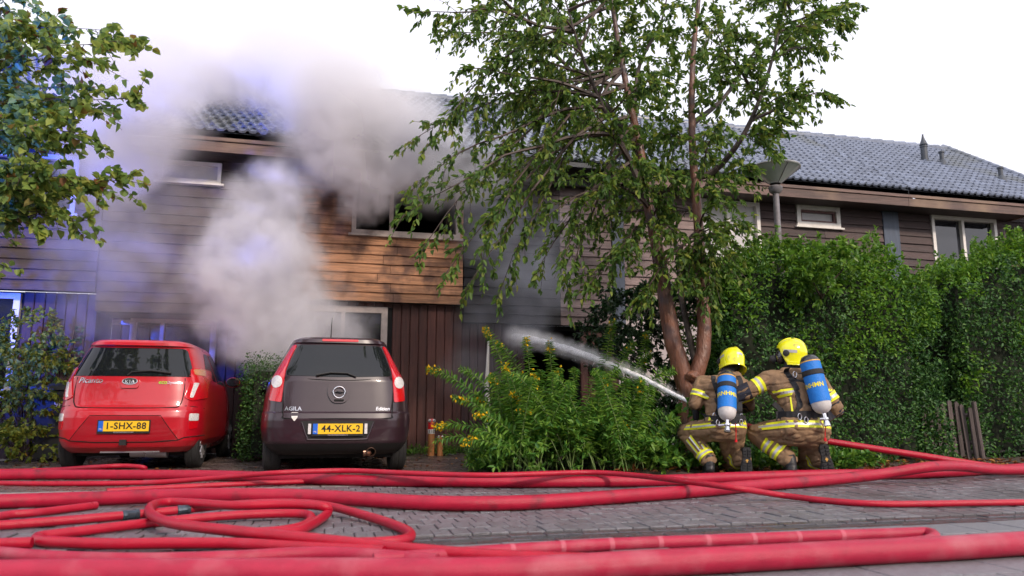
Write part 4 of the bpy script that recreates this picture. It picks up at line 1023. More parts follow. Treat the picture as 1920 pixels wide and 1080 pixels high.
# small red hatchback
tabR = [(.20, .70, .14, 3.46), (.26, .755, .055, 3.54), (.33, .785, .015, 3.58), (.45, .797, .0, 3.595), (.58, .800, .0, 3.58), (.66, .800, .018, 3.54), (.70, .799, .045, 3.50), (.76, .796, .062, 3.44), (.88, .785, .085, 3.25), (.98, .768, .105, 2.95), (1.05, .745, .13, 2.70), (1.15, .703, .185, 2.50), (1.28, .652, .255, 2.22), (1.385, .605, .305, 2.0), (1.395, .60, .262, 1.97), (1.43, .575, .275, 1.85), (1.455, .53, .30, 1.70), (1.475, .44, .48, 1.5), (1.485, .30, .75, 1.3)]
red, bR, rfR = make_car('red_hatchback', 'small bright red hatchback parked beneath the smoke, plate 1-SHX-88', (-2.16, 9.32, 0), R(-1), tabR, M_red, dict(
    yc=1.5, n=6.0, len=3.6, wheels=(.57, 2.93), rad=.285, track=.665, tw=.175, spokes=8,
    rwin=[(-.655, 1.035), (.655, 1.035), (.60, 1.18), (.53, 1.365), (-.53, 1.365), (-.60, 1.18)],
    swin=[[(.62, 1.09), (1.02, 1.02), (1.22, 1.01), (1.20, 1.36), (.95, 1.35)], [(1.30, 1.0), (2.15, .99), (2.0, 1.12), (1.72, 1.36), (1.28, 1.36)]],
    tail=[(.60, 1.13), (.705, 1.15), (.755, 1.02), (.775, .80), (.66, .765), (.585, .80), (.63, 1.0)],
    tailbits=[([(.625, 1.12), (.70, 1.135), (.725, 1.055), (.65, 1.06)], M_amber), ([(.655, .97), (.70, .97), (.665, .80), (.635, .80)], M_tailw)],
    fog=[([(.655, .625), (.735, .625), (.735, .545), (.655, .545)], M_tailw), ([(.655, .542), (.735, .542), (.728, .46), (.662, .45)], M_tail)],
    gaps=[([(-.57, 1.02), (-.575, .85), (-.55, .72), (-.45, .69), (0, .685), (.45, .69), (.55, .72), (.575, .85), (.57, 1.02)], .006), ([(-.77, .68), (-.7, .70), (-.6, .71)], .004), ([(.6, .71), (.7, .70), (.77, .68)], .004)],
    wiper=[(.42, 1.075), (.2, 1.10), (0.0, 1.085), (-.04, 1.045)], mirror=(2.2, 1.02), mirror_paint=True, aerial=(0.02, .75, 1.475, .18)))
# plate recess laid on as a patch, its shade put into darker red; lower air dam
patch(rfR, rnd_poly([(-.36, .60), (.36, .60), (.56, .335), (-.56, .335)], .03), .0035, .01).build('plate_recess', paint('red_recess_shade', (0.34, .005, .014)), red, smooth=30)
def seam(body, pts, w, name, m, par):
    P = []
    for (a, b), (c, d) in zip(pts[:-1], pts[1:]):
        for k in range(6): t = k/6; u, v = a+(c-a)*t, b+(d-b)*t; P.append(Vector((u, body.rear(u, v)-.001, v)))
    P.append(Vector((pts[-1][0], body.rear(*pts[-1])-.001, pts[-1][1]))); MB().tube(P, w, 5).build(name, m, par)
seam(bR, [(-.565, .335), (-.365, .604), (.365, .604), (.565, .335)], .004, 'recess_edge', M_gap, red)
seam(bR, [(-.775, .375), (-.62, .362), (-.56, .335), (-.3, .318), (.3, .318), (.56, .335), (.62, .362), (.775, .375)], .006, 'bumper_crease', M_gap, red); red.scale = (1, 1, 1.03); plum_scale = (1, 1, .985)
plate(red, bR, '1-SHX-88', .49, dy=-.012)
patch(rfR, rnd_poly([(-.10, 1.015), (.10, 1.015), (.09, .90), (-.09, .90)], .03), .02, .03).build('tailgate_handle', M_red, red, smooth=30)
em = patch(rfR, [(.082*math.cos(a*.2618), .972+.036*math.sin(a*.2618)) for a in range(24)], .030, .02, .03).build('emblem', M_sil, red, smooth=30)
patch(rfR, [(.072*math.cos(a*.2618), .972+.028*math.sin(a*.2618)) for a in range(24)], .0315, .01, .03).build('emblem_field', M_blk, em)
put_text(em, bR, 'KIA', .058, 0, .972, M_sil, .033, .002, .0012, 0, 1.1, 'emblem_letters', sq=1.1)
put_text(red, bR, 'Picanto', .085, -.42, .985, M_sil, .004, .004, .0008, .25)
put_text(red, bR, 'eco', .062, .345, .972, M_lime, .004, .003, .001); put_text(red, bR, 'Dynamics', .042, .475, .968, M_sil, .004, .003)
MB().box(-.035, .035, -.025, .05, .285, .345).build('tow_socket', M_black, red)
MB().box(-.26, .36, .12, .2, .20, .225).build('exhaust_shield', M_alloy, red)
MB().tube([(.02, .30, .19), (.42, .26, .185)], .05, 10).build('silencer', M_alloy, red, smooth=True)
# dark plum hatchback with tall tail lamps
tabA = [(.21, .72, .16, 3.55), (.28, .79, .06, 3.66), (.36, .825, .015, 3.72), (.50, .842, .0, 3.74), (.60, .842, .0, 3.72), (.655, .838, .012, 3.68), (.675, .832, .055, 3.65), (.80, .822, .075, 3.50), (.95, .800, .098, 3.25), (1.02, .780, .108, 3.05), (1.08, .745, .128, 2.85), (1.20, .685, .185, 2.60), (1.35, .615, .26, 2.30), (1.44, .575, .30, 2.1), (1.455, .566, .275, 2.05), (1.495, .54, .285, 1.9), (1.52, .49, .34, 1.75), (1.54, .40, .55, 1.55), (1.548, .28, .8, 1.4)]
plum, bA, rfA = make_car('dark_hatchback', 'dark plum hatchback with tall red tail lamps, plate 44-XLK-2', (0.16, 8.38, 0), R(0.5), tabA, M_plum, dict(
    yc=1.6, n=6.0, len=3.74, wheels=(.60, 2.94), rad=.30, track=.69, tw=.185, spokes=6,
    rwin=[(-.575, 1.07), (0, 1.055), (.575, 1.07), (.535, 1.22), (.455, 1.425), (-.455, 1.425), (-.535, 1.22)],
    swin=[[(.55, 1.13), (1.1, 1.06), (1.35, 1.05), (1.32, 1.42), (.85, 1.42)], [(1.42, 1.05), (2.35, 1.03), (2.15, 1.2), (1.85, 1.42), (1.40, 1.42)]],
    tail=[(.472, 1.43), (.515, 1.415), (.60, 1.26), (.71, 1.05), (.725, .795), (.60, .775), (.585, 1.0), (.575, 1.13), (.535, 1.27)],
    tailbits=[([(.655+.058*math.cos(a*.5236), 1.00+.068*math.sin(a*.5236)) for a in range(12)], M_tailw)],
    fog=[], lower=(.215, .33),
    gaps=[([(-.575, 1.05), (-.585, .8), (-.575, .64), (-.53, .602), (0, .598), (.53, .602), (.575, .64), (.585, .8), (.575, 1.05)], .006), ([(-.57, 1.05), (-.3, 1.03), (0, 1.02), (.3, 1.03), (.57, 1.05)], .004)],
    wiper=[(-.25, 1.075), (-.1, 1.105), (.08, 1.10), (.18, 1.06)], mirror=(2.3, 1.0), aerial=(-.10, .85, 1.54, .26)))
patch(rfA, rnd_poly([(-.40, .575), (.40, .575), (.33, .40), (.27, .385), (-.27, .385), (-.33, .40)], .03), .0035, .01).build('plate_recess', M_black, plum, smooth=30)
plate(plum, bA, '44-XLK-2', .49, dy=-.012)
for sx in (-1, 1): MB().box(min(sx*.28, sx*.31), max(sx*.28, sx*.31), bA.rear(.3, .49)-.02, bA.rear(.3, .49)+.02, .435, .545).build('plate_lamp', M_tailw, plum)
MB().tube(smooth_path([Vector((u, bA.rear(u, v)-.004, v)) for u, v in [(-.38, .56), (-.32, .40), (-.26, .375), (.26, .375), (.32, .40), (.38, .56)]], 4), .010, 6).build('recess_lip', M_plum, plum, smooth=True)
hd = patch(rfA, rnd_poly([(-.115, .98), (.115, .98), (.125, .86), (.07, .765), (-.07, .765), (-.125, .86)], .05), .022, .04).build('tailgate_handle', M_plum, plum, smooth=30)
rg = MB(); zc = .885; yy = bA.rear(0, zc)-.026
rg.tube([(0.062*math.cos(a*.2618), yy-.006, zc+.062*math.sin(a*.2618)) for a in range(25)], .009, 8, caps=False); em = rg.build('emblem', M_chrome, plum, smooth=True)
MB().prism([(-.085, .004), (-.02, .004), (-.028, .016), (.085, -.004), (.02, -.004), (.028, -.016)], 'y', yy-.012, yy-.004).build('emblem_bolt', M_chrome, em)
for v in em.children[0].data.vertices: v.co.z += zc
patch(rfA, rnd_poly([(-.055, .805), (.055, .805), (.05, .78), (-.05, .78)], .01), .0235, .01).build('handle_slot', M_gap, hd)
put_text(plum, bA, 'AGILA', .060, -.475, .705, M_sil, .005, .003, .001, 0, 1.05); put_text(plum, bA, 'Edition', .055, .475, .705, M_sil, .005, .003, .0008, .2)
sh = patch(rfA, rnd_poly([(-.49, .665), (-.42, .665), (-.425, .61), (-.455, .57), (-.485, .61)], .01), .003, .006).build('sticker', M_white, plum)
patch(rfA, rnd_poly([(-.20, 1.468), (.20, 1.468), (.20, 1.492), (-.20, 1.492)], .008), .008, .01).build('brake_light', M_tail, plum, smooth=30)
MB().lathe([(.046, 0), (.05, .005), (.05, .16), (.043, .16), (.043, .01)], 18, Matrix.Translation((.36, .02, .235)) @ Matrix.Rotation(R(-90), 4, 'X'), close=False).build('exhaust_tip', M_rust, plum, smooth=35)
MB().tube([(.28, .14, .225), (.36, .15, .235)], .045, 10).build('silencer', M_rust, plum, smooth=True)

plum.scale = plum_scale
# ------------------------------------------------------------------ hoses on the road
def hose_mat(name, c, chalk=(.62, .30, .34), dlo=.56, dhi=.78, rough=.38, ds=5.5):
    return mat(name, c, rough, .14, 14, .25, 260, dirt=chalk, dscale=ds, dlo=dlo, dhi=dhi, rvar=.12, stretch=(.6, 1, 1), spec=.4)
M_hose_b = hose_mat('wide_hose_fabric', (.37, .005, .030), (.17, .012, .025), .60, .72); M_hose_r = hose_mat('narrow_hose_rubber', (.40, .004, .024), (.34, .03, .06), .6, .85, .32)
M_hose_p = hose_mat('chalky_hose_fabric', (.38, .012, .045), (.42, .09, .12), .5, .8, .42)
M_coup = mat('hose_coupling_metal', (.06, .075, .095), .35, .3, 20, metal=.7); M_tape = mat('hose_tie', (.46, .08, .12), .6, .1)
def hose(label, pts, rad, m, group=None, bands=(), flat=1.0, n=12, per=9):
    # pts: (px, py, height of the hose axis) with py the axis' place seen on the road
    P = [onZ(x, y, z) for x, y, z in pts] if len(pts[0]) == 3 else [onD(x, y, d) for x, y, d, _ in pts]
    path = smooth_path(P, per)
    for i, p in enumerate(path):
        q = mnoise.noise(p*1.3+Vector((len(label), 0, 0))); path[i] = p+Vector((0, 0, .004*q))
        path[i].z = max(path[i].z, rad*.96)
    r = empty('fire_hose', (path[0].x, path[0].y, 0), label=label, cat='hose', group=group)
    MB().tube(path, rad, n, flat=flat).build('hose_tube', m, r, smooth=60)
    acc = [0]
    for a, b in zip(path[:-1], path[1:]): acc.append(acc[-1]+(b-a).length)
    for f, wd, mm in bands:
        s = f*acc[-1]; i = max(i for i, v in enumerate(acc) if v <= s); i = min(i, len(path)-2); d = (path[i+1]-path[i]).normalized(); p = path[i]+d*(s-acc[i])
        mb = MB(); mb.tube([p-d*wd, p-d*wd*.9, p-d*wd*.5, p-d*wd*.45, p+d*wd*.45, p+d*wd*.5, p+d*wd*.9, p+d*wd], [rad*1.02, rad*1.14, rad*1.14, rad*1.05, rad*1.05, rad*1.14, rad*1.14, rad*1.02] if mm is M_coup else [rad*1.025]*8, n)
        mb.build('coupling' if mm is M_coup else 'hose_tie', mm, r, smooth=30)
    return r
big, mid, sm = .054, .030, .023
hose('wide pink-red hose crossing the very bottom of the picture', [(-260, 1086, .054), (0, 1078, .054), (300, 1074, .054), (640, 1073, .054), (960, 1070, .054), (1200, 1058, .054), (1420, 1046, .054), (1600, 1036, .054), (1800, 1026, .054), (1990, 1014, .054), (2300, 994, .054)], big, M_hose_p)
hose('wide red hose across mid-road that humps over another hose at the far kerb', [(-200, 950, .05), (0, 940, .05), (200, 934, .055), (420, 928, .075), (600, 932, .06), (800, 943, .05), (960, 943, .05), (1120, 934, .05), (1300, 921, .05), (1420, 910, .05), (1550, 900, .06), (1650, 889, .09), (1740, 876, .15), (1800, 874, .14), (1880, 881, .08), (2050, 882, .05)], .05, M_hose_b)
hose('wide red hose lying along the far kerb in front of the cars', [(-200, 893, .05), (0, 891, .05), (200, 890, .05), (420, 892, .05), (620, 899, .05), (800, 903, .05), (1000, 904, .05), (1130, 903, .05), (1260, 900, .05), (1400, 894, .05), (1560, 890, .05), (1700, 889, .05), (1840, 882, .05), (2050, 868, .05)], .05, M_hose_b)
hose('narrow bright red hose snaking from the cars down across the road to the far edge', [(-150, 903, .025), (0, 906, .025), (150, 907, .025), (300, 904, .03), (420, 895, .08), (520, 887, .13), (640, 883, .13), (760, 887, .13), (900, 891, .13), (1010, 889, .13), (1110, 886, .13), (1190, 891, .13), (1280, 902, .13), (1380, 916, .11), (1460, 928, .04), (1540, 938, .025), (1620, 944, .025), (1720, 945, .025), (1920, 942, .025), (2100, 938, .025)], sm, M_hose_r)
hose('narrow red hose end looping behind the wide hose in front of the red car', [(-150, 884, .03), (0, 883, .03), (100, 881, .05), (180, 876, .11), (235, 874, .12), (272, 878, .10), (250, 886, .03), (150, 889, .025)], sm, M_hose_r)
hose('short narrow red hose slanting under the wide hose towards the dark car', [(200, 921, .025), (330, 913, .025), (440, 908, .028), (490, 906, .03), (570, 903, .025), (700, 896, .025)], sm, M_hose_r)
hose('pinkish hose with dark metal couplings running into the coil', [(-200, 1002, .03), (-40, 988, .03), (120, 976, .03), (258, 964, .03), (330, 957, .04), (420, 948, .05), (530, 943, .06), (610, 948, .06), (690, 968, .04), (745, 987, .03), (770, 1002, .03), (752, 1013, .03), (680, 1018, .03), (580, 1016, .03)], .027, M_hose_r, bands=((.267, .05, M_coup), (.338, .04, M_coup)))
hose('red hose forming the front arc of the coil and running right along the wide hose', [(500, 1004, .03), (556, 996, .03), (590, 980, .03), (614, 962, .04), (606, 950, .08), (540, 946, .085), (440, 948, .08), (375, 944, .08), (320, 941, .08), (287, 947, .08), (282, 962, .08), (320, 980, .075), (420, 994, .07), (560, 1008, .065), (720, 1024, .05), (880, 1038, .04), (1020, 1046, .035), (1180, 1052, .03)], .028, M_hose_r, group=None)
hose('red hose doubled back sharply at the left side of the coil', [(440, 1000, .03), (520, 996, .03), (568, 986, .03), (584, 972, .035), (562, 963, .04), (460, 965, .04), (330, 975, .03), (200, 990, .03), (110, 1001, .03), (75, 1006, .03), (70, 1012, .03), (100, 1016, .03), (200, 1019, .03), (330, 1018, .03), (450, 1019, .03), (600, 1028, .03), (720, 1036, .03)], .027, M_hose_r)
hose('red hose end lying left of the doubled hose', [(-240, 1026, .03), (-100, 1022, .03), (0, 1019, .03), (60, 1017, .03)], .027, M_hose_r)
hose('short pale red hose emerging from under the wide hose at the left edge', [(-160, 984, .028), (-40, 974, .028), (20, 965, .03), (60, 962, .03), (110, 956, .028), (180, 947, .028)], .026, M_hose_r)
hose('red hose bending along the bottom wide hose at the left edge', [(-200, 1022, .028), (-40, 1034, .028), (90, 1046, .028), (250, 1050, .028), (430, 1046, .028), (590, 1038, .028), (700, 1042, .028), (820, 1052, .028)], .030, M_hose_p)
hose('jointed pink hose that hairpins back beside the bottom wide hose', [(700, 1050, .03), (840, 1040, .03), (960, 1032, .03), (1120, 1022, .03), (1320, 1014, .03), (1520, 1006, .03), (1690, 1000, .03), (1738, 999, .03), (1752, 1006, .03), (1735, 1015, .03), (1660, 1022, .03), (1540, 1030, .03)], .030, M_hose_p, bands=tuple((.1+.065*k, .012, M_tape) for k in range(9)))
hose('taut red hose running from the firefighters down to the road edge', [(1322, 768, 8.5, 0), (1362, 786, 8.5, 0), (1412, 802, 8.42, 0), (1480, 816, 8.36, 0), (1560, 829, 8.3, 0), (1680, 847, 8.2, 0), (1800, 866, 8.1, 0), (1920, 884, 8.0, 0), (2040, 901, 7.9, 0)], .036, M_hose_r)

# ------------------------------------------------------------------ street lamp, gate, posts, bin
M_pole = mat('lamp_pole_paint', (.20, .19, .21), .5, .3, 8, dirt=(.1, .085, .075), dscale=5, dlo=.5, dhi=.7); M_cone = mat('frosted_lamp_cone', (.42, .44, .44), .18, .12, 5, coat=.6)
M_hood = mat('lamp_hood', (.30, .31, .31), .4, .2)
lp = onD(1464, 520, 9.9); lx, ly = lp.x, lp.y; zt = onD(1464, 316, 9.9).z
lamp = empty('street_lamp', (lx, ly, 0), label='street lamp with conical frosted shade above the hedge', cat='street lamp')
MB().tube([(lx, ly, 0), (lx, ly, 1.2), (lx, ly, zt-.34)], [.062, .05, .04], 14).build('pole', M_pole, lamp, smooth=40)
T = Matrix.Translation((lx, ly, zt))
MB().lathe([(.05, -.36), (.085, -.33), (.095, -.27), (.075, -.25)], 20, T).build('collar', M_pole, lamp, smooth=40)
MB().lathe([(.075, -.22), (.335, -.012), (.33, -.008), (.07, -.214)], 28, T, close=False).build('shade', M_cone, lamp, smooth=40)
MB().lathe([(.342, -.014), (.35, 0), (.34, .016), (.22, .045), (.05, .06)], 28, T).build('hood', M_hood, lamp, smooth=40)
for k in range(3):
    a = k*2.094+.5; MB().tube([(lx+.07*math.cos(a), ly+.07*math.sin(a), zt-.22), (lx+.335*math.cos(a), ly+.335*math.sin(a), zt-.012)], .008, 5).build('strut', M_pole, lamp)
M_pick = mat('grey_weathered_picket', (.085, .066, .062), .75, .4, 8, .5, 30, stretch=(5, 5, .4), objrand=.2)
g0, g1 = onD(1742, 860, 10.4), onD(1832, 866, 10.3); gate = empty('picket_gate', (g0.x, g0.y, 0), label='weathered wooden picket gate between the two tall hedges', cat='gate')
for k in range(8):
    t = k/7; p = g0.lerp(g1, t); h = .70+.10*math.sin(t*math.pi); a = R(random.uniform(-1.5, 1.5)-3)
    mb = MB(); mb.prism([(-.032, 0), (.032, 0), (.032, h-.03), (0, h), (-.032, h-.03)], 'y', -.011, .011)
    o = mb.build('picket', M_pick, gate); o.data.transform(Matrix.Translation((p.x, p.y, .03)) @ Matrix.Rotation(-YAW*.3, 4, 'Z') @ Matrix.Rotation(a, 4, 'Y'))
for z in (.25, .62):
    MB().tube([(g0.x-.05, g0.y+.03, z), (g1.x+.05, g1.y+.03, z)], .025, 4).build('rail', M_pick, gate)
# post beyond the gate
pp = onD(1845, 880, 10.2); MB().tube([(pp.x, pp.y, 0), (pp.x-.06, pp.y, 0.8)], [.035, .03], 8).build('gate_post', M_pick, gate)
# painted log figures by the plank wall
M_log = mat('varnished_log', (.36, .15, .05), .5, .3, 10, .3, 40, stretch=(1, 1, .4)); M_paintr = mat('red_gloss_paint', (.62, .015, .02), .35, .08); M_eye = mat('eye_white', (.8, .78, .75), .4, .03)
def log_post(px, py, h, r, label, txt):
    p = onD(px, py, 11.7); p.z = 0; o = empty('painted_post', p, label=label, cat='garden post')
    T = Matrix.Translation(p)
    MB().lathe([(r, 0), (r, h*.62)], 14, T).build('log', M_log, o, smooth=40)
    MB().lathe([(r*1.03, h*.62), (r*1.03, h*.94), (r*.8, h), (r*.2, h*1.01)], 14, T).build('red_cap', M_paintr, o, smooth=40)
    for sx in (-1, 1):
        c = p+Vector((sx*r*.62-.0, -r*.75, h*.95)); e = MB().lathe([(.001, -r*.5), (r*.36, -r*.36), (r*.5, 0), (r*.36, r*.36), (.001, r*.5)], 10, Matrix.Translation(c)).build('eye', M_eye, o, smooth=True)
        MB().lathe([(r*.2, 0), (r*.2, .006)], 8, Matrix.Translation(c+Vector((0, -r*.49, 0))) @ Matrix.Rotation(R(90), 4, 'X')).build('pupil', M_blk, e)
    if txt:
        MB().lathe([(r*1.06, h*.60), (r*1.06, h*.72)], 14, T).build('number_band', M_eye, o, smooth=40)
        me = text_mesh('number', txt, h*.12, M_blk, .002, .001); me.transform(Matrix.Translation((p.x, p.y-r*1.07, h*.66)) @ Matrix.Rotation(R(90), 4, 'X')); mesh_obj('number', me, o)
    else: MB().tube([p+Vector((-r*.5, -r*.95, h*.80)), p+Vector((0, -r*1.06, h*.76)), p+Vector((r*.5, -r*.95, h*.80))], .005, 5).build('mouth', M_eye, o)
log_post(808, 852, .56, .052, 'taller wooden post with red painted face and white number band', '110')
log_post(825, 852, .30, .045, 'shorter wooden post with red painted face at the foot of the wall', None)
# white bent post
q0, q1 = onD(914, 832, 11.2), onD(916, 640, 11.2); q0.z = 0
MB().tube([q0, q0.lerp(q1, .3)+Vector((.01, 0, 0)), q0.lerp(q1, .62)+Vector((-.02, 0, 0)), q1], [.045, .04, .034, .014], 8).build('white_post', M_white)
tag(bpy.data.objects['white_post'], 'thin white post standing behind the yellow-flowered clump', 'post')
# wheelie bin behind the red car
M_bin = mat('bin_plastic', (.022, .024, .027), .55, .2, 10); bp = onD(110, 845, 10.55); bp.z = 0
wb = empty('wheelie_bin', bp, label='black wheelie bin with white letters beside the red car', cat='bin')
def frustum(mb, p, a, b, z0, z1, c, d): 
    v = [(p.x-a, p.y-b, z0), (p.x+a, p.y-b, z0), (p.x+a, p.y+b, z0), (p.x-a, p.y+b, z0), (p.x-c, p.y-d, z1), (p.x+c, p.y-d, z1), (p.x+c, p.y+d, z1), (p.x-c, p.y+d, z1)]
    return mb.raw(v, [(3, 2, 1, 0), (4, 5, 6, 7), (0, 1, 5, 4), (1, 2, 6, 5), (2, 3, 7, 6), (3, 0, 4, 7)])
frustum(MB(), bp, .22, .24, .05, .95, .28, .32).build('bin_body', M_bin, wb)
frustum(frustum(MB(), bp, .31, .35, .96, 1.0, .31, .35), bp, .30, .34, 1.002, 1.05, .22, .26).build('lid', M_bin, wb)
for sx in (-1, 1): MB().lathe([(.1, -.02), (.1, .02)], 16, Matrix.Translation((bp.x+sx*.24, bp.y+.2, .1)) @ Matrix.Rotation(R(90), 4, 'Y')).build('wheel', M_rub, wb)
me = text_mesh('lettering', '9H', .11, M_white, .002, .002); me.transform(Matrix.Translation((bp.x+.05, bp.y-.315, .76)) @ Matrix.Rotation(R(86), 4, 'X')); mesh_obj('lettering', me, wb)
# ------------------------------------------------------------------ firefighters
M_suit = mat('tan_fire_suit', (.245, .152, .083), .8, .22, 7, .35, 240, dirt=(.12, .078, .05), dscale=5, dlo=.5, dhi=.75)
M_yelb = mat('yellow_reflective', (.78, .80, .02), .45, .08, 30); M_silb = mat('silver_reflective', (.50, .50, .52), .35, .1, 30, metal=.3)
M_hel = mat('yellow_helmet', (.86, .84, .01), .22, .04, 6, coat=.8, dirt=(.30, .27, .06), dscale=11, dlo=.58, dhi=.78)
M_strap = mat('black_webbing', (.016, .016, .019), .7, .3, 40, .3, 200); M_glove = mat('dark_glove', (.02, .02, .024), .75, .3, 20, .3, 90)
M_patch = mat('navy_elbow_patch', (.018, .02, .034), .7, .2, 20, .3, 120)
M_boot = mat('black_boot', (.014, .014, .016), .42, .3, 15, .3, 60); M_sole = mat('boot_sole', (.022, .023, .026), .8, .3, 25, .3, 90)
M_cyl = mat('blue_cylinder_cover', (.004, .17, .60), .6, .08, 12, .25, 60); M_cylg = mat('grey_cylinder_end', (.55, .53, .52), .5, .15, 20)
M_cap = mat('cylinder_black_cap', (.03, .03, .035), .3, .2, 10, coat=.4); M_gold = mat('gold_ring', (.62, .36, .08), .4, .1)
M_hood = mat('dark_neck_guard', (.02, .02, .025), .7, .2, 20); M_visor = mat('mask_visor', (.02, .02, .025), .08, .1, coat=1.0); M_ring = mat('steel_ring', (.6, .6, .62), .25, .1, metal=1.0)
M_skin = mat('skin', (.52, .30, .22), .55, .1, 10)
def capsule(mb, a, b, ra, rb, n=14):
    a, b = Vector(a), Vector(b); d = (b-a); L = d.length; d = d.normalized() if L > 1e-6 else Vector((0, 0, 1)); pts, rr = [], []
    for k in (85, 60, 35, 12): pts.append(a-d*ra*math.sin(R(k))); rr.append(ra*math.cos(R(k)))
    for k in range(1, 4): pts.append(a.lerp(b, k/4)); rr.append(ra+(rb-ra)*k/4)
    for k in (12, 35, 60, 85): pts.append(b+d*rb*math.sin(R(k))); rr.append(rb*math.cos(R(k)))
    return mb.tube(pts, rr, n)
def ball(mb, c, r): 
    bm = bmesh.new(); bmesh.ops.create_uvsphere(bm, u_segments=16, v_segments=10, radius=1); r = r if hasattr(r, '__len__') else (r, r, r)
    mb.raw([(c[0]+v.co.x*r[0], c[1]+v.co.y*r[1], c[2]+v.co.z*r[2]) for v in bm.verts], [tuple(v.index for v in f.verts) for f in bm.faces]); bm.free(); return mb
def fuse(name, mb, m, parent, vox=.011, wrinkle=.0095, sm=3):
    o = mb.build(name, m, parent); applied(o, [('REMESH', dict(mode='VOXEL', voxel_size=vox)), ('SMOOTH', dict(factor=.5, iterations=sm))])
    me = o.data
    if wrinkle:
        nr = [v.normal.copy() for v in me.vertices]
        for v, q in zip(me.vertices, nr):
            p = v.co; k = mnoise.noise(Vector((p.x*7, p.y*7, p.z*17)))+.6*mnoise.noise(Vector((p.x*22+5, p.y*22, p.z*13)))
            fold = abs(mnoise.noise(Vector((p.x*4+p.z*6, p.y*5, p.z*9-p.x*4+3))))
            v.co = p+q*(wrinkle*k-wrinkle*1.6*max(0, .16-fold)/.16)
    me.polygons.foreach_set('use_smooth', [True]*len(me.polygons)); me.materials.clear(); me.materials.append(m); me.update(); return o
class Suit:
    def __init__(s, root, body): s.root = root; me = body.data; s.bvh = BVHTree.FromPolygons([v.co for v in me.vertices], [tuple(p.vertices) for p in me.polygons])
    def band(s, A, B, t0, t1, Rm, mats=(M_yelb, M_silb, M_yelb), a0=-180, a1=180, name='reflective_band', off=.006, ref=(0, -1, 0), tilt=0.0, na=None):
        A, B = Vector(A), Vector(B); d = (B-A).normalized(); r = Vector(ref); u = (r-d*r.dot(d)).normalized(); v = d.cross(u)
        na = na or max(3, int(abs(a1-a0)/7)); rows = []
        ts = [t0+(t1-t0)*k/len(mats) for k in range(len(mats)+1)]
        for t in ts:
            row = []
            for k in range(na+1):
                a = R(a0+(a1-a0)*k/na); o = u*math.cos(a)+v*math.sin(a); c = A.lerp(B, t)+d*tilt*math.sin(a)
                h = s.bvh.ray_cast(c+o*Rm, -o, Rm*1.02)
                row.append((h[0]+o*off if h[0] is not None else c+o*Rm*.6))
            rows.append(row)
        # even out rays that caught another limb
        for row in rows:
            for _ in range(2):
                q = list(row)
                for k in range(1, na): row[k] = q[k]*.5+(q[k-1]+q[k+1])*.25
        mb = MB()
        for i in range(len(rows)-1):
            mb.mi = i
            for k in range(na): mb.quad(rows[i][k], rows[i][k+1], rows[i+1][k+1], rows[i+1][k])
        o = mb.build(name, list(mats), s.root, fix=False); o.data.polygons.foreach_set('use_smooth', [True]*len(o.data.polygons)); return o
    def at(s, x, z, default=0.0):
        h = s.bvh.ray_cast(Vector((x, -1.5, z)), Vector((0, 1, 0)), 3); return h[0].y if h[0] is not None else default
    def ribbon(s, pts, w, name='strap', m=None, off=.010):
        P = smooth_path([(x, 0, z) for x, z in pts], 5); mb = MB(); L, Rr, prev = [], [], None
        for i, p in enumerate(P):
            t = (P[min(i+1, len(P)-1)]-P[max(0, i-1)]).normalized(); nrm = Vector((t.z, 0, -t.x))
            y = s.at(p.x, p.z, prev if prev is not None else 0.0); y = y if prev is None else max(min(y, prev+.05), prev-.05); prev = y
            L.append(Vector((p.x, y-off, p.z))+nrm*w/2); Rr.append(Vector((p.x, y-off, p.z))-nrm*w/2)
        dy = Vector((0, .012, 0))
        for i in range(len(P)-1):
            mb.quad(L[i], Rr[i], Rr[i+1], L[i+1]); mb.quad(L[i], L[i+1], L[i+1]+dy, L[i]+dy); mb.quad(Rr[i], Rr[i]+dy, Rr[i+1]+dy, Rr[i+1])
        return mb.build(name, m or M_strap, s.root, fix=False)
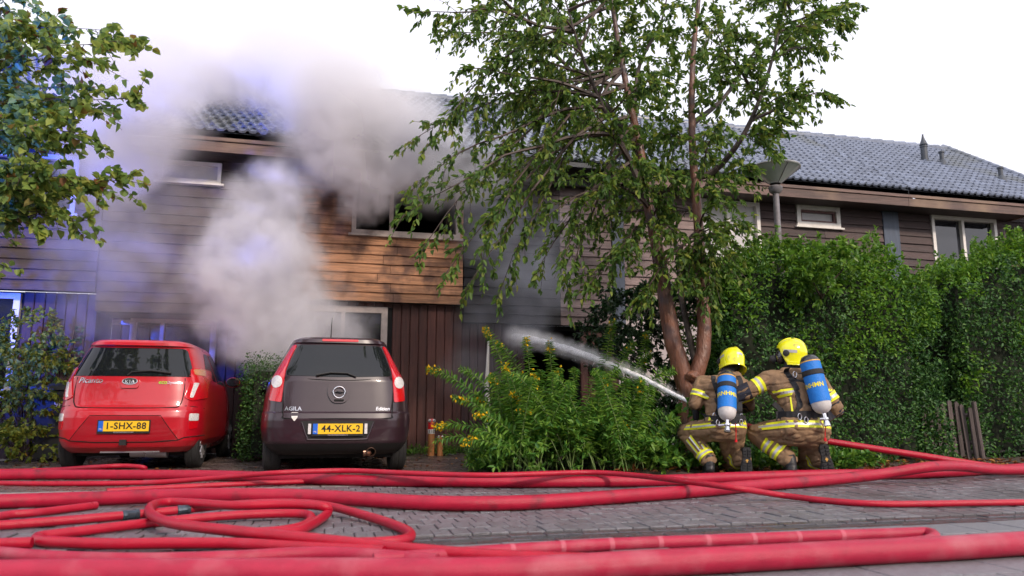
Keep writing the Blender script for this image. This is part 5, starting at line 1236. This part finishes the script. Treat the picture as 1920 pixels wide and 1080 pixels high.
def helmet(root, c, yaw, pitch, roll):
    mb = MB(); na, nh = 40, 16; Mh = Matrix.Translation(c) @ Matrix.Rotation(yaw, 4, 'Z') @ Matrix.Rotation(roll, 4, 'Y') @ Matrix.Rotation(pitch, 4, 'X')
    rows = []
    for j in range(nh+1):
        row = []
        for k in range(na):
            a = 2*math.pi*k/na; sx, fy = math.sin(a), math.cos(a)       # fy = +1 forward
            front = max(0.0, fy); hb = -.125+.165*min(1, max(0, (front-.35)/.5))
            h = hb+(.150-hb)*(j/nh)**.85; f = math.sqrt(max(0, 1-(max(h, 0)/.1505)**2)) if h > 0 else 1-.03*math.sin(min(1, -h/.12)*math.pi)+(.05 if j == 0 else 0)
            ry = .165 if fy > 0 else .155; crest = .010*max(0, 1-abs(sx)*7)*(1 if h > .05 else 0)
            row.append(Mh @ Vector((sx*.128*f, fy*ry*f, h+crest)))
        rows.append(row)
    vs = [p for r in rows for p in r]; fs = []
    for j in range(nh):
        for k in range(na): a = j*na+k; b = j*na+(k+1) % na; fs.append((a, b, b+na, a+na))
    fs.append(tuple(nh*na+k for k in range(na))); mb.raw(vs, fs)
    o = mb.build('helmet', M_hel, root, smooth=45)
    so = o.modifiers.new('thick', 'SOLIDIFY'); so.thickness = .006; so.offset = -1
    dg = bpy.context.evaluated_depsgraph_get(); me = bpy.data.meshes.new_from_object(o.evaluated_get(dg)); o.modifiers.clear(); o.data = me
    for a0, a1 in ((55, 105), (-105, -55), (165, 195)):   # silver strips on the shell
        m2 = MB(); ns = 8; pr = None
        for k in range(ns+1):
            a = R(a0+(a1-a0)*k/ns); q = [Mh @ Vector((math.sin(a)*.128*f_*1.012, math.cos(a)*(.165 if math.cos(a) > 0 else .155)*f_*1.012, h)) for h, f_ in ((.028, .982), (-.002, 1.0))]
            if pr: m2.quad(pr[0], q[0], q[1], pr[1])
            pr = q
        m2.build('reflective_strip', M_silb, o)
    rim = [Mh @ Vector((math.sin(R(a))*.136, math.cos(R(a))*.163, -.126)) for a in range(70, 291, 10)]
    MB().tube(rim, .007, 6).build('rim', M_hel, o, smooth=True)
    # visor and breathing mask at the face
    m3 = MB(); ball(m3, (0, 0, 0), (.085, .06, .085)); m3.v = [tuple(Mh @ Vector((p[0], p[1]+.115, p[2]-.055))) for p in m3.v]; m3.build('face_mask', M_visor, o, smooth=True)
    m3 = MB(); m3.lathe([(.045, 0), (.05, .03), (.035, .06)], 16, Mh @ Matrix.Translation((0, .165, -.09)) @ Matrix.Rotation(R(-80), 4, 'X')); m3.build('air_valve', M_strap, o, smooth=40)
    for sx in (-1, 1):
        m3 = MB(); m3.lathe([(.03, 0), (.034, .012), (.02, .02)], 14, Mh @ Matrix.Translation((sx*.118, .07, -.01)) @ Matrix.Rotation(R(90)*sx, 4, 'Y')); m3.build('mask_clip', M_strap, o, smooth=40)
    return o
def glove(root, wrist, d, curl, up=(0, 0, 1), s=1.0):
    # palm, four fingers and a thumb, bent at the knuckles
    w = Vector(wrist); d = Vector(d).normalized(); u = Vector(up); u = (u-d*u.dot(d)).normalized(); side = d.cross(u); mb = MB()
    pc = w+d*.055*s
    for k in (-1, -.33, .33, 1): capsule(mb, w+side*.016*k*s, w+d*.085*s+side*.028*k*s, .022*s, .017*s, 10)
    for k, L in zip((-1, -.33, .33, 1), (.064, .078, .074, .056)):
        p0 = w+d*.09*s+side*.028*k*s; d1 = (d*math.cos(curl*.6)-u*math.sin(curl*.6)); p1 = p0+d1*L*.55*s; d2 = (d*math.cos(curl*1.5)-u*math.sin(curl*1.5)); p2 = p1+d2*L*.6*s
        capsule(mb, p0, p1, .0125*s, .0115*s, 8); capsule(mb, p1, p2, .0115*s, .0095*s, 8)
    t0 = w+d*.02*s-side*.028*s; t1 = t0+(d*.6-side*.75-u*.3).normalized()*.045*s; capsule(mb, t0, t1, .015*s, .013*s, 8); capsule(mb, t1, t1+(d*.8-side*.1-u*.6).normalized()*.035*s, .013*s, .010*s, 8)
    return fuse('glove', mb, M_glove, root, .006, .001, 2)
def kneel_boot(root, top, bot, w=.058):
    # boot seen sole-on: toes on the ground, sole towards the street
    top, bot = Vector(top), Vector(bot); ax = (top-bot); L = ax.length; z = ax.normalized(); x = Vector((1, 0, 0)); x = (x-z*x.dot(z)).normalized(); y = z.cross(x)
    prof = [(-.6, 0.0), (-.95, .12), (-1, .28), (-.85, .45), (-.66, .6), (-.70, .75), (-.74, .88), (-.55, 1.0), (.55, 1.0), (.74, .88), (.70, .75), (.62, .6), (.90, .45), (1, .28), (.92, .12), (.55, 0)]
    def pt(a, b, dy): return bot+x*a*w+z*b*L+y*dy
    if y.y < 0: y = -y
    mb = MB(); n = len(prof)
    vs = [pt(a, b, 0) for a, b in prof]+[pt(a*1.04, b, .028) for a, b in prof]; mb.raw(vs, [tuple(range(n))]+[tuple(range(n, 2*n))]+[(k, (k+1) % n, n+(k+1) % n, n+k) for k in range(n)])
    sole = mb.build('boot_sole', M_sole, root)
    tr = MB()
    for k in range(9):
        b = .05+.105*k
        if .5 < b < .66: continue
        for sx in (-1, 1):
            c = pt(sx*.42, b+.02, -.006); tr.raw([c+x*i*w*.30+z*j*.010+y*q for q in (-.004, .008) for j in (-1, 1) for i in (-1, 1)], [(0, 1, 3, 2), (4, 6, 7, 5), (0, 4, 5, 1), (2, 3, 7, 6), (0, 2, 6, 4), (1, 5, 7, 3)])
    tr.build('tread', M_sole, sole)['kind'] = 'stuff'
    MB().lathe([(.016, 0), (.016, .004)], 14, Matrix.Translation(pt(0, .52, -.004)) @ Matrix.Rotation(R(90), 4, 'X')).build('sole_mark', M_gold, sole)
    up = MB(); capsule(up, pt(0, .16, .055), pt(0, .42, .07), w*.86, w*.95); capsule(up, pt(0, .42, .07), pt(0, .84, .07), w*.92, w*.78); capsule(up, pt(0, .82, .08), pt(0, .72, .24), w*.8, w*1.05)
    fuse('boot', up, M_boot, root, .009, .002, 3)
def flat_boot(root, ankle, toe_d, s=1.0):
    a = Vector(ankle); d = Vector(toe_d).normalized(); mb = MB(); g = Vector((a.x, a.y, 0))
    capsule(mb, a+Vector((0, 0, .08)), g-d*.03+Vector((0, 0, .062)), .062, .056); capsule(mb, g-d*.03+Vector((0, 0, .055)), g+d*.19+Vector((0, 0, .045)), .054, .044)
    fuse('boot', mb, M_boot, root, .009, .002, 3)
    so = MB(); sd = Vector((d.y, -d.x, 0)); prof = [(-.085, -.03), (-.06, -.055), (.0, -.055), (.1, -.055), (.19, -.05), (.235, -.02), (.235, .02), (.19, .05), (.1, .055), (0, .055), (-.06, .055), (-.085, .03)]
    n = len(prof); vs = [g+d*p+sd*q+Vector((0, 0, z)) for z in (.002, .026) for p, q in prof]; so.raw(vs, [tuple(range(n)), tuple(range(n, 2*n))]+[(k, (k+1) % n, n+(k+1) % n, n+k) for k in range(n)]); so.build('boot_sole', M_sole, root)
def air_set(root, su, top, bot, r, txt, ta):
    # cylinder on the back with cover, end, valve
    top, bot = Vector(top), Vector(bot); d = (bot-top).normalized(); L = (bot-top).length
    q = d.to_track_quat('Z', 'Y').to_matrix().to_4x4(); T = Matrix.Translation(top) @ q
    c = MB().lathe([(r*1.02, .0), (r*1.03, .03), (r*1.03, L-.03), (r*1.02, L)], 28, T).build('air_cylinder', M_cyl, root, smooth=40)
    MB().lathe([(r*.3, -.075), (r*.7, -.06), (r*.95, -.025), (r, -.001)], 28, T).build('cylinder_cap', M_cap, c, smooth=40)
    MB().lathe([(r*1.05, -.004), (r*1.05, .008)], 28, T, close=False).build('cover_ring', M_gold, c)
    MB().lathe([(r*.99, L), (r*.95, L+.04), (r*.8, L+.075), (r*.5, L+.10), (r*.25, L+.11)], 24, T).build('cylinder_end', M_cylg, c, smooth=40)
    MB().lathe([(.020, L+.10), (.020, L+.15), (.032, L+.155), (.032, L+.175), (.022, L+.18), (.03, L+.2), (.036, L+.235), (.02, L+.24)], 14, T).build('valve', M_chrome, c, smooth=35)
    MB().tube([T @ Vector((-.02, 0, L+.165)), T @ Vector((-.085, -.01, L+.165))], [.014, .018], 10).build('valve_wheel', M_ring, c)
    MB().lathe([(r*1.06, L*.22), (r*1.09, L*.23), (r*1.09, L*.23+.045), (r*1.06, L*.23+.05)], 28, T, close=False).build('cylinder_strap', M_strap, c)
    me = text_mesh('cover_lettering', txt, .062, mat('cover_print', (.72, .62, .03), .6, .1), 0, .002)
    for v in me.vertices:
        a = v.co.x/r+ta; p = Vector((math.sin(a)*r*1.04, 0, L*.60-v.co.y)); yy = math.cos(a)*r*1.04
        # lay the print round the tube on the side that faces the street
        X = Vector((1, 0, 0)); X = (X-d*X.dot(d)).normalized(); Y = d.cross(X); Y = -Y if Y.y > 0 else Y
        v.co = top+d*p.z+X*p.x+Y*yy
    mesh_obj('cover_lettering', me, c)
    return c
FFZ = -YAW
def ff_root(px, D, label, group=None):
    p = onD(px, 890, D); p.z = 0.012; return empty('person', p, FFZ, label, 'person', group, world=False)
# --- the man at the nozzle
f1 = ff_root(1353, 7.95, 'kneeling firefighter at the nozzle, seen from behind, yellow helmet bowed forward')
b = MB()
hipL, hipR, kneeL, ankL = (-.06, .02, .47), (.14, .02, .46), (-.27, .30, .43), (-.12, .06, .16)
kneeR, ankR = (.20, .34, .11), (.235, .02, .17)
capsule(b, (-.02, .0, .50), (.12, .0, .49), .165, .165); capsule(b, (.04, .03, .58), (.08, .12, .80), .175, .19); capsule(b, (-.03, .14, .90), (.22, .14, .91), .145, .145)
capsule(b, (-.10, .16, .955), (.28, .16, .96), .085, .09); capsule(b, (.13, .17, .97), (.19, .22, 1.06), .09, .08)
capsule(b, hipL, kneeL, .135, .105); capsule(b, kneeL, ankL, .105, .09); capsule(b, hipR, kneeR, .14, .11); capsule(b, kneeR, ankR, .105, .085)
capsule(b, (-.12, .16, .95), (-.215, .12, .73), .088, .075); capsule(b, (-.215, .12, .73), (-.14, .42, .70), .074, .055)
capsule(b, (.30, .17, .94), (.40, .26, .72), .09, .075); capsule(b, (.40, .26, .72), (.26, .52, .66), .074, .055)
body1 = fuse('body', b, M_suit, f1); su = Suit(f1, body1)
nk = MB(); capsule(nk, (.15, .17, 1.02), (.215, .25, 1.14), .075, .085); ball(nk, (.24, .27, 1.19), (.095, .11, .12)); fuse('flash_hood', nk, M_hood, f1, .012, .004)
cl = MB(); capsule(cl, (.08, .13, 1.03), (.26, .14, 1.035), .05, .05); fuse('collar', cl, M_suit, f1, .012, .004)
helmet(f1, (.245, .27, 1.205), R(14), R(-22), R(14))
su.band((.04, .02, .40), (.08, .08, .80), .16, .29, .5, a0=-115, a1=115, tilt=.02)
for k, a in enumerate((-52, -40, -28, 30, 42, 54, 66)): su.band((.04, .02, .40), (.08, .08, .80), .30, .43, .5, (M_yelb,), a-3.2, a+3.2, 'reflective_bar', na=3)
su.band((-.12, .16, .95), (-.215, .12, .73), .40, .68, .2); su.band((.30, .17, .94), (.40, .26, .72), .45, .7, .2)
su.band((-.215, .12, .73), (-.14, .42, .70), -.12, .30, .18, (M_patch,), name='elbow_patch', off=.007); su.band((.40, .26, .72), (.26, .52, .66), -.1, .3, .18, (M_patch,), name='elbow_patch', off=.007)
su.band((.40, .26, .72), (.26, .52, .66), .55, .75, .18)
su.band(kneeL, ankL, .80, .98, .150, off=.008)
for a in (-75, -45, -15, 15, 45): su.band(kneeL, ankL, .30, .80, .150, (M_yelb,), a-9, a+1, 'reflective_bar', off=.007, na=4); su.band(kneeL, ankL, .30, .80, .150, (M_silb,), a+1, a+8, 'reflective_bar', off=.007, na=3)
su.band(kneeR, ankR, .55, .75, .22, a0=-140, a1=140)
flat_boot(f1, (-.115, .04, .10), (.1, 1, 0)); kneel_boot(f1, (.255, -.07, .285), (.245, -.055, .005))
yb = min(su.at(.10, .95), su.at(.08, .72))
air_set(f1, su, (.075, su.at(.08, .98)-.105, .995), (.02, su.at(.03, .66)-.115, .665), .092, 'BRNHMN', -.25)
su.ribbon([(-.02, 1.03), (-.03, .95), (-.01, .85), (-.02, .72), (-.05, .60)], .05); su.ribbon([(.24, 1.03), (.25, .95), (.23, .85), (.22, .72), (.22, .58)], .05)
su.ribbon([(-.16, .575), (-.05, .565), (.05, .56), (.18, .555), (.27, .57)], .085, 'waist_belt'); su.ribbon([(.0, .80), (.02, .70), (.03, .62), (.05, .57)], .12, 'back_plate'); su.ribbon([(.19, .80), (.18, .70), (.17, .62), (.15, .57)], .10, 'back_plate')
su.ribbon([(.1, .98), (.11, .85), (.1, .7)], .16, 'back_plate')
def ringlet(root, x, z, y, s=.022):
    MB().tube([Vector((x+s*.7*math.sin(a*.5236), y, z+s*1.25*math.cos(a*.5236))) for a in range(13)], .006, 6, caps=False).build('steel_ring', M_ring, root, smooth=True)
for x, z in ((-.08, .61), (-.06, .54), (.18, .545), (.21, .60)): ringlet(f1, x, z, su.at(x, z)-.025)
yv = su.at(.1, .42)-.05; MB().tube([(.10, yv-.05, .53), (.11, yv-.02, .45), (.108, yv-.01, .37)], .005, 5).build('red_cord', M_paintr, f1); MB().tube([(.108, yv-.012, .37), (.108, yv-.012, .345)], .014, 8).build('red_tag', M_paintr, f1)
glove(f1, (-.145, .42, .70), (.25, 1, .05), 1.1, (0, 0, 1)); glove(f1, (.26, .52, .66), (-.8, .5, .05), 1.1, (0, 0, 1))
# nozzle: a thing of its own in his hands
fq = Matrix.Translation(f1.location) @ Matrix.Rotation(FFZ, 4, 'Z')
n0, n1 = fq @ Vector((-.02, .56, .655)), onD(1300, 757, 8.35); nz = empty('hose_nozzle', (n0.x, n0.y, 0), label='dark branch pipe gripped by the front firefighter', cat='nozzle')
nd = (n1-n0).normalized(); MB().tube([n0, n0.lerp(n1, .55), n0.lerp(n1, .6), n0.lerp(n1, .8), n1], [.03, .032, .042, .044, .036], 16).build('barrel', M_coup, nz, smooth=30)
gp = n0.lerp(n1, .4); MB().tube([gp, gp+Vector((0, 0, -.12))], [.018, .022], 10).build('grip', M_black, nz, smooth=40)
MB().tube([gp+Vector((-.03, 0, .02)), gp+Vector((0, 0, .11)), gp+Vector((.03, 0, .02))], .009, 6).build('bail_handle', M_hel, nz, smooth=True)
# --- the man behind him
f2 = ff_root(1498, 7.80, 'kneeling firefighter behind the nozzle man, face turned aside, arm on his back')
b = MB()
hipL, hipR, kneeL, ankL = (-.06, .0, .46), (.18, .0, .45), (-.31, .26, .42), (-.09, .03, .17); kneeR, ankR = (.24, .34, .11), (.255, .02, .18)
capsule(b, (-.03, .0, .48), (.17, .0, .47), .185, .185); capsule(b, (.06, .03, .60), (.05, .10, .82), .195, .205); capsule(b, (-.08, .11, .90), (.20, .11, .91), .155, .155)
capsule(b, (-.18, .13, 1.0), (.26, .13, .97), .095, .095); capsule(b, (.03, .14, 1.0), (.06, .18, 1.09), .095, .085)
capsule(b, hipL, kneeL, .15, .115); capsule(b, kneeL, ankL, .115, .095); capsule(b, hipR, kneeR, .155, .115); capsule(b, kneeR, ankR, .11, .09)
capsule(b, (-.22, .13, .98), (-.47, .12, .85), .10, .085); capsule(b, (-.47, .12, .85), (-.62, .16, .80), .082, .065)
capsule(b, (.30, .11, .965), (.46, .10, .68), .10, .088); capsule(b, (.46, .10, .68), (.36, .38, .52), .084, .06)
body2 = fuse('body', b, M_suit, f2); su = Suit(f2, body2)
nk = MB(); capsule(nk, (.03, .15, 1.06), (.07, .18, 1.17), .08, .09); ball(nk, (.07, .18, 1.24), (.115, .10, .13)); fuse('flash_hood', nk, M_hood, f2, .012, .004)
cl = MB(); capsule(cl, (-.05, .11, 1.065), (.14, .11, 1.06), .052, .052); fuse('collar', cl, M_suit, f2, .012, .004)
helmet(f2, (.075, .18, 1.275), R(74), R(4), R(-4))
su.band((.05, .02, .40), (.06, .08, .80), .16, .34, .55, a0=-125, a1=125, tilt=.0)
su.band((.06, .03, .60), (.05, .10, .90), .62, .86, .5, a0=-80, a1=-15); su.band((.06, .03, .60), (.05, .10, .90), .62, .86, .5, a0=35, a1=80)
su.band((.06, .03, .60), (.05, .10, .90), -.1, .58, .5, (M_yelb,), -42, -37, 'reflective_bar', na=3)
su.band((-.22, .13, .98), (-.47, .12, .85), .28, .60, .22); su.band((-.47, .12, .85), (-.62, .16, .80), -.35, .75, .18, (M_patch,), name='elbow_patch', off=.008)
su.band((.30, .11, .965), (.46, .10, .68), .46, .72, .2); su.band((.30, .11, .965), (.46, .10, .68), .80, 1.2, .2, (M_patch,), name='elbow_patch', off=.008)
su.band(kneeL, ankL, .34, .54, .16); su.band(kneeL, ankL, .62, .82, .16); su.band(kneeR, ankR, .55, .75, .22, a0=-140, a1=140)
flat_boot(f2, (-.08, .0, .10), (.1, 1, 0)); kneel_boot(f2, (.24, -.075, .325), (.29, -.055, .005), .064)
air_set(f2, su, (.135, su.at(.13, 1.0)-.115, 1.15), (.185, su.at(.18, .72)-.125, .74), .098, 'BRNHMN', -.95)
su.ribbon([(-.05, 1.10), (-.03, 1.0), (.0, .88), (.01, .75), (-.02, .64)], .055); su.ribbon([(.26, 1.06), (.28, .95), (.27, .84), (.27, .7), (.26, .62)], .05)
su.ribbon([(-.20, .60), (-.08, .60), (.05, .605), (.18, .60), (.30, .59)], .11, 'waist_belt'); su.ribbon([(.10, 1.08), (.12, .9), (.14, .7), (.15, .62)], .20, 'back_plate')
su.ribbon([(-.22, .74), (-.14, .66), (-.08, .61)], .05)
for x, z in ((.02, 1.03), (-.02, .60), (.04, .565), (.24, .62)): ringlet(f2, x, z, su.at(x, z)-.028, .026)
yv = su.at(.2, .42)-.04; MB().tube([(.20, yv-.06, .52), (.205, yv-.02, .45), (.203, yv-.01, .38)], .005, 5).build('red_cord', M_paintr, f2); MB().tube([(.203, yv-.012, .39), (.203, yv-.012, .36)], .015, 8).build('red_tag', M_paintr, f2)
glove(f2, (-.62, .16, .80), (-1, .15, -.1), .35, (0, -1, .2)); glove(f2, (.36, .38, .52), (-.7, .7, -.1), 1.1, (0, 0, 1))
# ------------------------------------------------------------------ water jet
M_jet = bpy.data.materials.new('water_spray'); M_jet.use_nodes = True
n = M_jet.node_tree.nodes; l = M_jet.node_tree.links; pb = n['Principled BSDF']
pb.inputs['Base Color'].default_value = (.95, .95, .98, 1); pb.inputs['Roughness'].default_value = .35
pb.inputs['Subsurface Weight'].default_value = 0.0
tcn = n.new('ShaderNodeTexCoord'); ns_ = n.new('ShaderNodeTexNoise'); ns_.inputs['Scale'].default_value = 26; ns_.inputs['Detail'].default_value = 6
mpn = n.new('ShaderNodeMapping'); mpn.inputs['Scale'].default_value = (.25, 1, 1)
mr = n.new('ShaderNodeMapRange'); mr.inputs['From Min'].default_value = .38; mr.inputs['From Max'].default_value = .58; mr.inputs['To Min'].default_value = .75; mr.inputs['To Max'].default_value = 1.0
l.new(tcn.outputs['Object'], mpn.inputs[0]); l.new(mpn.outputs[0], ns_.inputs['Vector']); l.new(ns_.outputs['Fac'], mr.inputs[0]); l.new(mr.outputs[0], pb.inputs['Alpha'])
jp = [n1, onD(1255, 735, 8.7), onD(1200, 707, 9.1), onD(1140, 682, 9.6), onD(1080, 660, 10.2), onD(1020, 643, 11.0), onD(965, 632, 12.0)]
jpath = smooth_path(jp, 8); jn = len(jpath)
jet = empty('water_jet', (n1.x, n1.y, 0), label='white water jet arching from the nozzle towards the charred wall', cat='water jet')
mb = MB(); mb.tube(jpath, [.019+.048*(i/(jn-1))**1.2 for i in range(jn)], 12)
for i, v in enumerate(mb.v): p = Vector(v); mb.v[i] = tuple(p+Vector((0, mnoise.noise(p*9), mnoise.noise(p*9+Vector((4, 0, 0)))))*.022*(i/len(mb.v)))
mb.build('stream', M_jet, jet, smooth=60)
dr = []; P = []
for q in range(1500):
    t = random.random()**.7; f = t*(jn-1); i = min(jn-2, int(f)); p = jpath[i].lerp(jpath[i+1], f-i)
    P.append(p+Vector(rdir(1)[0])*abs(random.gauss(0, .018+.085*t))+Vector((0, 0, random.gauss(.0, .012+.03*t))))
P = np.array([tuple(p) for p in P]); dd_ = np.tile(np.array((jpath[-1]-jpath[0]).normalized()), (len(P), 1))+rdir(len(P))*.3
V, F = leaves_np(P, dd_, rdir(len(P)), RNG.uniform(.008, .030, len(P)), RNG.uniform(.003, .008, len(P)), .5)
M_drop = mat('water_drops', (.85, .87, .92), .15, .03, coat=.5)
mesh_obj('droplets', np_mesh('droplets', V, F, M_drop), jet)['kind'] = 'stuff'

# ------------------------------------------------------------------ smoke (real volumes in front of and above the burning house)
def smoke_mat(name, col, dens, aniso=0.1):
    m = bpy.data.materials.new(name); m.use_nodes = True; nn = m.node_tree.nodes; nn.clear()
    v = nn.new('ShaderNodeVolumePrincipled'); v.inputs['Color'].default_value = (*col, 1); v.inputs['Density'].default_value = dens; v.inputs['Anisotropy'].default_value = aniso
    o = nn.new('ShaderNodeOutputMaterial'); m.node_tree.links.new(v.outputs[0], o.inputs['Volume']); return m
def smoke(label, blobs, m, voxel=.075, warp=.45, wscale=1.1, detail_scale=2.6, lo=.30, hi=.72, pad=.25, edge=.55):
    # blobs: (centre, radius, strength); a density grid built from them with billowing noise
    mn = Vector([min(c[k]-r for c, r, _ in blobs) for k in range(3)])-Vector((pad,)*3); mxv = Vector([max(c[k]+r for c, r, _ in blobs) for k in range(3)])+Vector((pad,)*3)
    ng = bpy.data.node_groups.new('smoke_field', 'GeometryNodeTree'); ng.interface.new_socket('Geometry', in_out='OUTPUT', socket_type='NodeSocketGeometry')
    N = ng.nodes; L = ng.links
    def math_(op, a, b=None):
        q = N.new('ShaderNodeMath'); q.operation = op
        for i, s in enumerate((a, b)):
            if s is None: continue
            if isinstance(s, (int, float)): q.inputs[i].default_value = s
            else: L.new(s, q.inputs[i])
        return q.outputs[0]
    pos = N.new('GeometryNodeInputPosition').outputs[0]
    nz_ = N.new('ShaderNodeTexNoise'); nz_.inputs['Scale'].default_value = wscale; nz_.inputs['Detail'].default_value = 5; nz_.inputs['Roughness'].default_value = .6; L.new(pos, nz_.inputs['Vector'])
    sb_ = N.new('ShaderNodeVectorMath'); sb_.operation = 'SUBTRACT'; sb_.inputs[1].default_value = (.5, .5, .5); L.new(nz_.outputs['Color'], sb_.inputs[0])
    sc_ = N.new('ShaderNodeVectorMath'); sc_.operation = 'SCALE'; sc_.inputs[3].default_value = warp*2; L.new(sb_.outputs[0], sc_.inputs[0])
    ad_ = N.new('ShaderNodeVectorMath'); ad_.operation = 'ADD'; L.new(pos, ad_.inputs[0]); L.new(sc_.outputs[0], ad_.inputs[1]); wp = ad_.outputs[0]
    acc = None
    for c, r, s in blobs:
        d = N.new('ShaderNodeVectorMath'); d.operation = 'DISTANCE'; L.new(wp, d.inputs[0]); d.inputs[1].default_value = c
        mr_ = N.new('ShaderNodeMapRange'); mr_.interpolation_type = 'SMOOTHSTEP'; mr_.inputs['From Min'].default_value = r; mr_.inputs['From Max'].default_value = r*edge
        mr_.inputs['To Min'].default_value = 0; mr_.inputs['To Max'].default_value = s; L.new(d.outputs['Value'], mr_.inputs[0])
        acc = mr_.outputs[0] if acc is None else math_('MAXIMUM', acc, mr_.outputs[0])
    n2 = N.new('ShaderNodeTexNoise'); n2.inputs['Scale'].default_value = detail_scale; n2.inputs['Detail'].default_value = 6; n2.inputs['Roughness'].default_value = .62; L.new(wp, n2.inputs['Vector'])
    m2 = N.new('ShaderNodeMapRange'); m2.inputs['From Min'].default_value = lo; m2.inputs['From Max'].default_value = hi; L.new(n2.outputs['Fac'], m2.inputs[0])
    fin = math_('MULTIPLY', acc, math_('ADD', m2.outputs[0], .12))
    vc = N.new('GeometryNodeVolumeCube'); vc.inputs['Min'].default_value = mn; vc.inputs['Max'].default_value = mxv
    for k, nm in enumerate(('Resolution X', 'Resolution Y', 'Resolution Z')): vc.inputs[nm].default_value = max(8, int((mxv[k]-mn[k])/voxel))
    L.new(fin, vc.inputs['Density'])
    sm_ = N.new('GeometryNodeSetMaterial'); sm_.inputs['Material'].default_value = m; L.new(vc.outputs[0], sm_.inputs[0])
    go = N.new('NodeGroupOutput'); L.new(sm_.outputs[0], go.inputs[0])
    me = bpy.data.meshes.new('smoke'); o = link(bpy.data.objects.new('smoke', me)); me.materials.append(m)
    md = o.modifiers.new('smoke_field', 'NODES'); md.node_group = ng
    return tag(o, label, 'smoke', kind='stuff')
def SB(x, y, r, Y, s=1.0): c = onY(x, y, Y); return (c, r*(c-Vector((0, 0, CAM_H))).length/FPX*1.0, s)
M_sw = smoke_mat('white_smoke', (.955, .95, .98), 7.5); M_sh = smoke_mat('thin_smoke', (.93, .91, .95), .75); M_sg = smoke_mat('grey_smoke', (.86, .84, .89), 7.0); M_sr = smoke_mat('roof_smoke', (.94, .93, .95), 4.6)
smoke('thick white smoke billowing up in front of the porch', [SB(550, 615, 120, 11.45, .8), SB(630, 630, 75, 11.4, .6), SB(470, 590, 110, 11.5, .8), SB(440, 500, 100, 11.5), SB(510, 490, 115, 11.5), SB(470, 410, 85, 11.6, .7), SB(530, 365, 80, 11.5, .8), SB(410, 450, 55, 11.5, .6), SB(575, 545, 65, 11.5, .7)], M_sw, voxel=.05, warp=.5, wscale=1.5, detail_scale=4.2, lo=.37, hi=.66, edge=.30)
smoke('thin lilac smoke veiling the brown boards', [SB(230, 470, 160, 11.4), SB(310, 400, 120, 11.4, .7), SB(220, 590, 110, 11.3, .7), SB(330, 560, 110, 11.5, .8), SB(225, 390, 115, 11.2, 1.4), SB(690, 610, 60, 11.5, .9), SB(250, 315, 95, 11.3, 2.2)], M_sh, voxel=.08, edge=.15, lo=.38, hi=.62, detail_scale=2.6, warp=.6)
smoke('grey smoke rolling out of the broken window and eaves', [SB(640, 300, 78, 11.35), SB(690, 340, 72, 11.45, .9), SB(675, 385, 45, 11.6, .7), SB(745, 310, 70, 11.5, .8), SB(620, 255, 75, 11.3)], M_sg, voxel=.05, warp=.42, wscale=1.7, detail_scale=4.2, lo=.36, hi=.64, edge=.42)
smoke('pale smoke plume drifting over the roof', [SB(250, 210, 140, 11.3), SB(400, 150, 100, 13.0), SB(515, 85, 105, 13.2, .6), SB(470, 120, 80, 13.0, .6), SB(640, 205, 150, 11.6), SB(730, 260, 130, 11.7), SB(810, 300, 100, 11.7), SB(215, 280, 105, 11.2), SB(560, 150, 110, 12.8, .8), SB(170, 200, 105, 11.3, .7), SB(890, 320, 85, 11.7, .7), SB(280, 270, 60, 11.3, .8), SB(300, 140, 110, 12.4, .8), SB(960, 300, 70, 11.9, .5), SB(480, 140, 90, 12.6, .7)], M_sr, voxel=.075, warp=.6, wscale=1.1, detail_scale=3.2, edge=.3, lo=.34, hi=.62)
smoke('thin blue-grey smoke in front of the charred bay', [SB(930, 430, 100, 11.4, .8), SB(1000, 520, 110, 11.4, .9), SB(900, 590, 70, 11.5, .4), SB(980, 610, 70, 11.2, .7), SB(890, 690, 80, 11.5, .4), SB(1040, 440, 80, 11.5, .5)], smoke_mat('bay_smoke', (.80, .83, .92), 1.25), voxel=.08, edge=.2, lo=.38, hi=.64)
# fine mist round the jet
def PB(t, r, s): f = t*(jn-1); i = min(jn-2, int(f)); return (jpath[i].lerp(jpath[i+1], f-i)+Vector((0, 0, .01)), r, s)
mist = smoke('fine water mist around the jet', [PB(.12+.88*k/15, .07+.16*(k/15), 1.0) for k in range(16)], smoke_mat('water_mist', (.99, .99, .99), 13), voxel=.03, warp=.05, wscale=4, detail_scale=9, edge=.1, pad=.1)
mist.name = 'mist'; mist['category'] = 'mist'
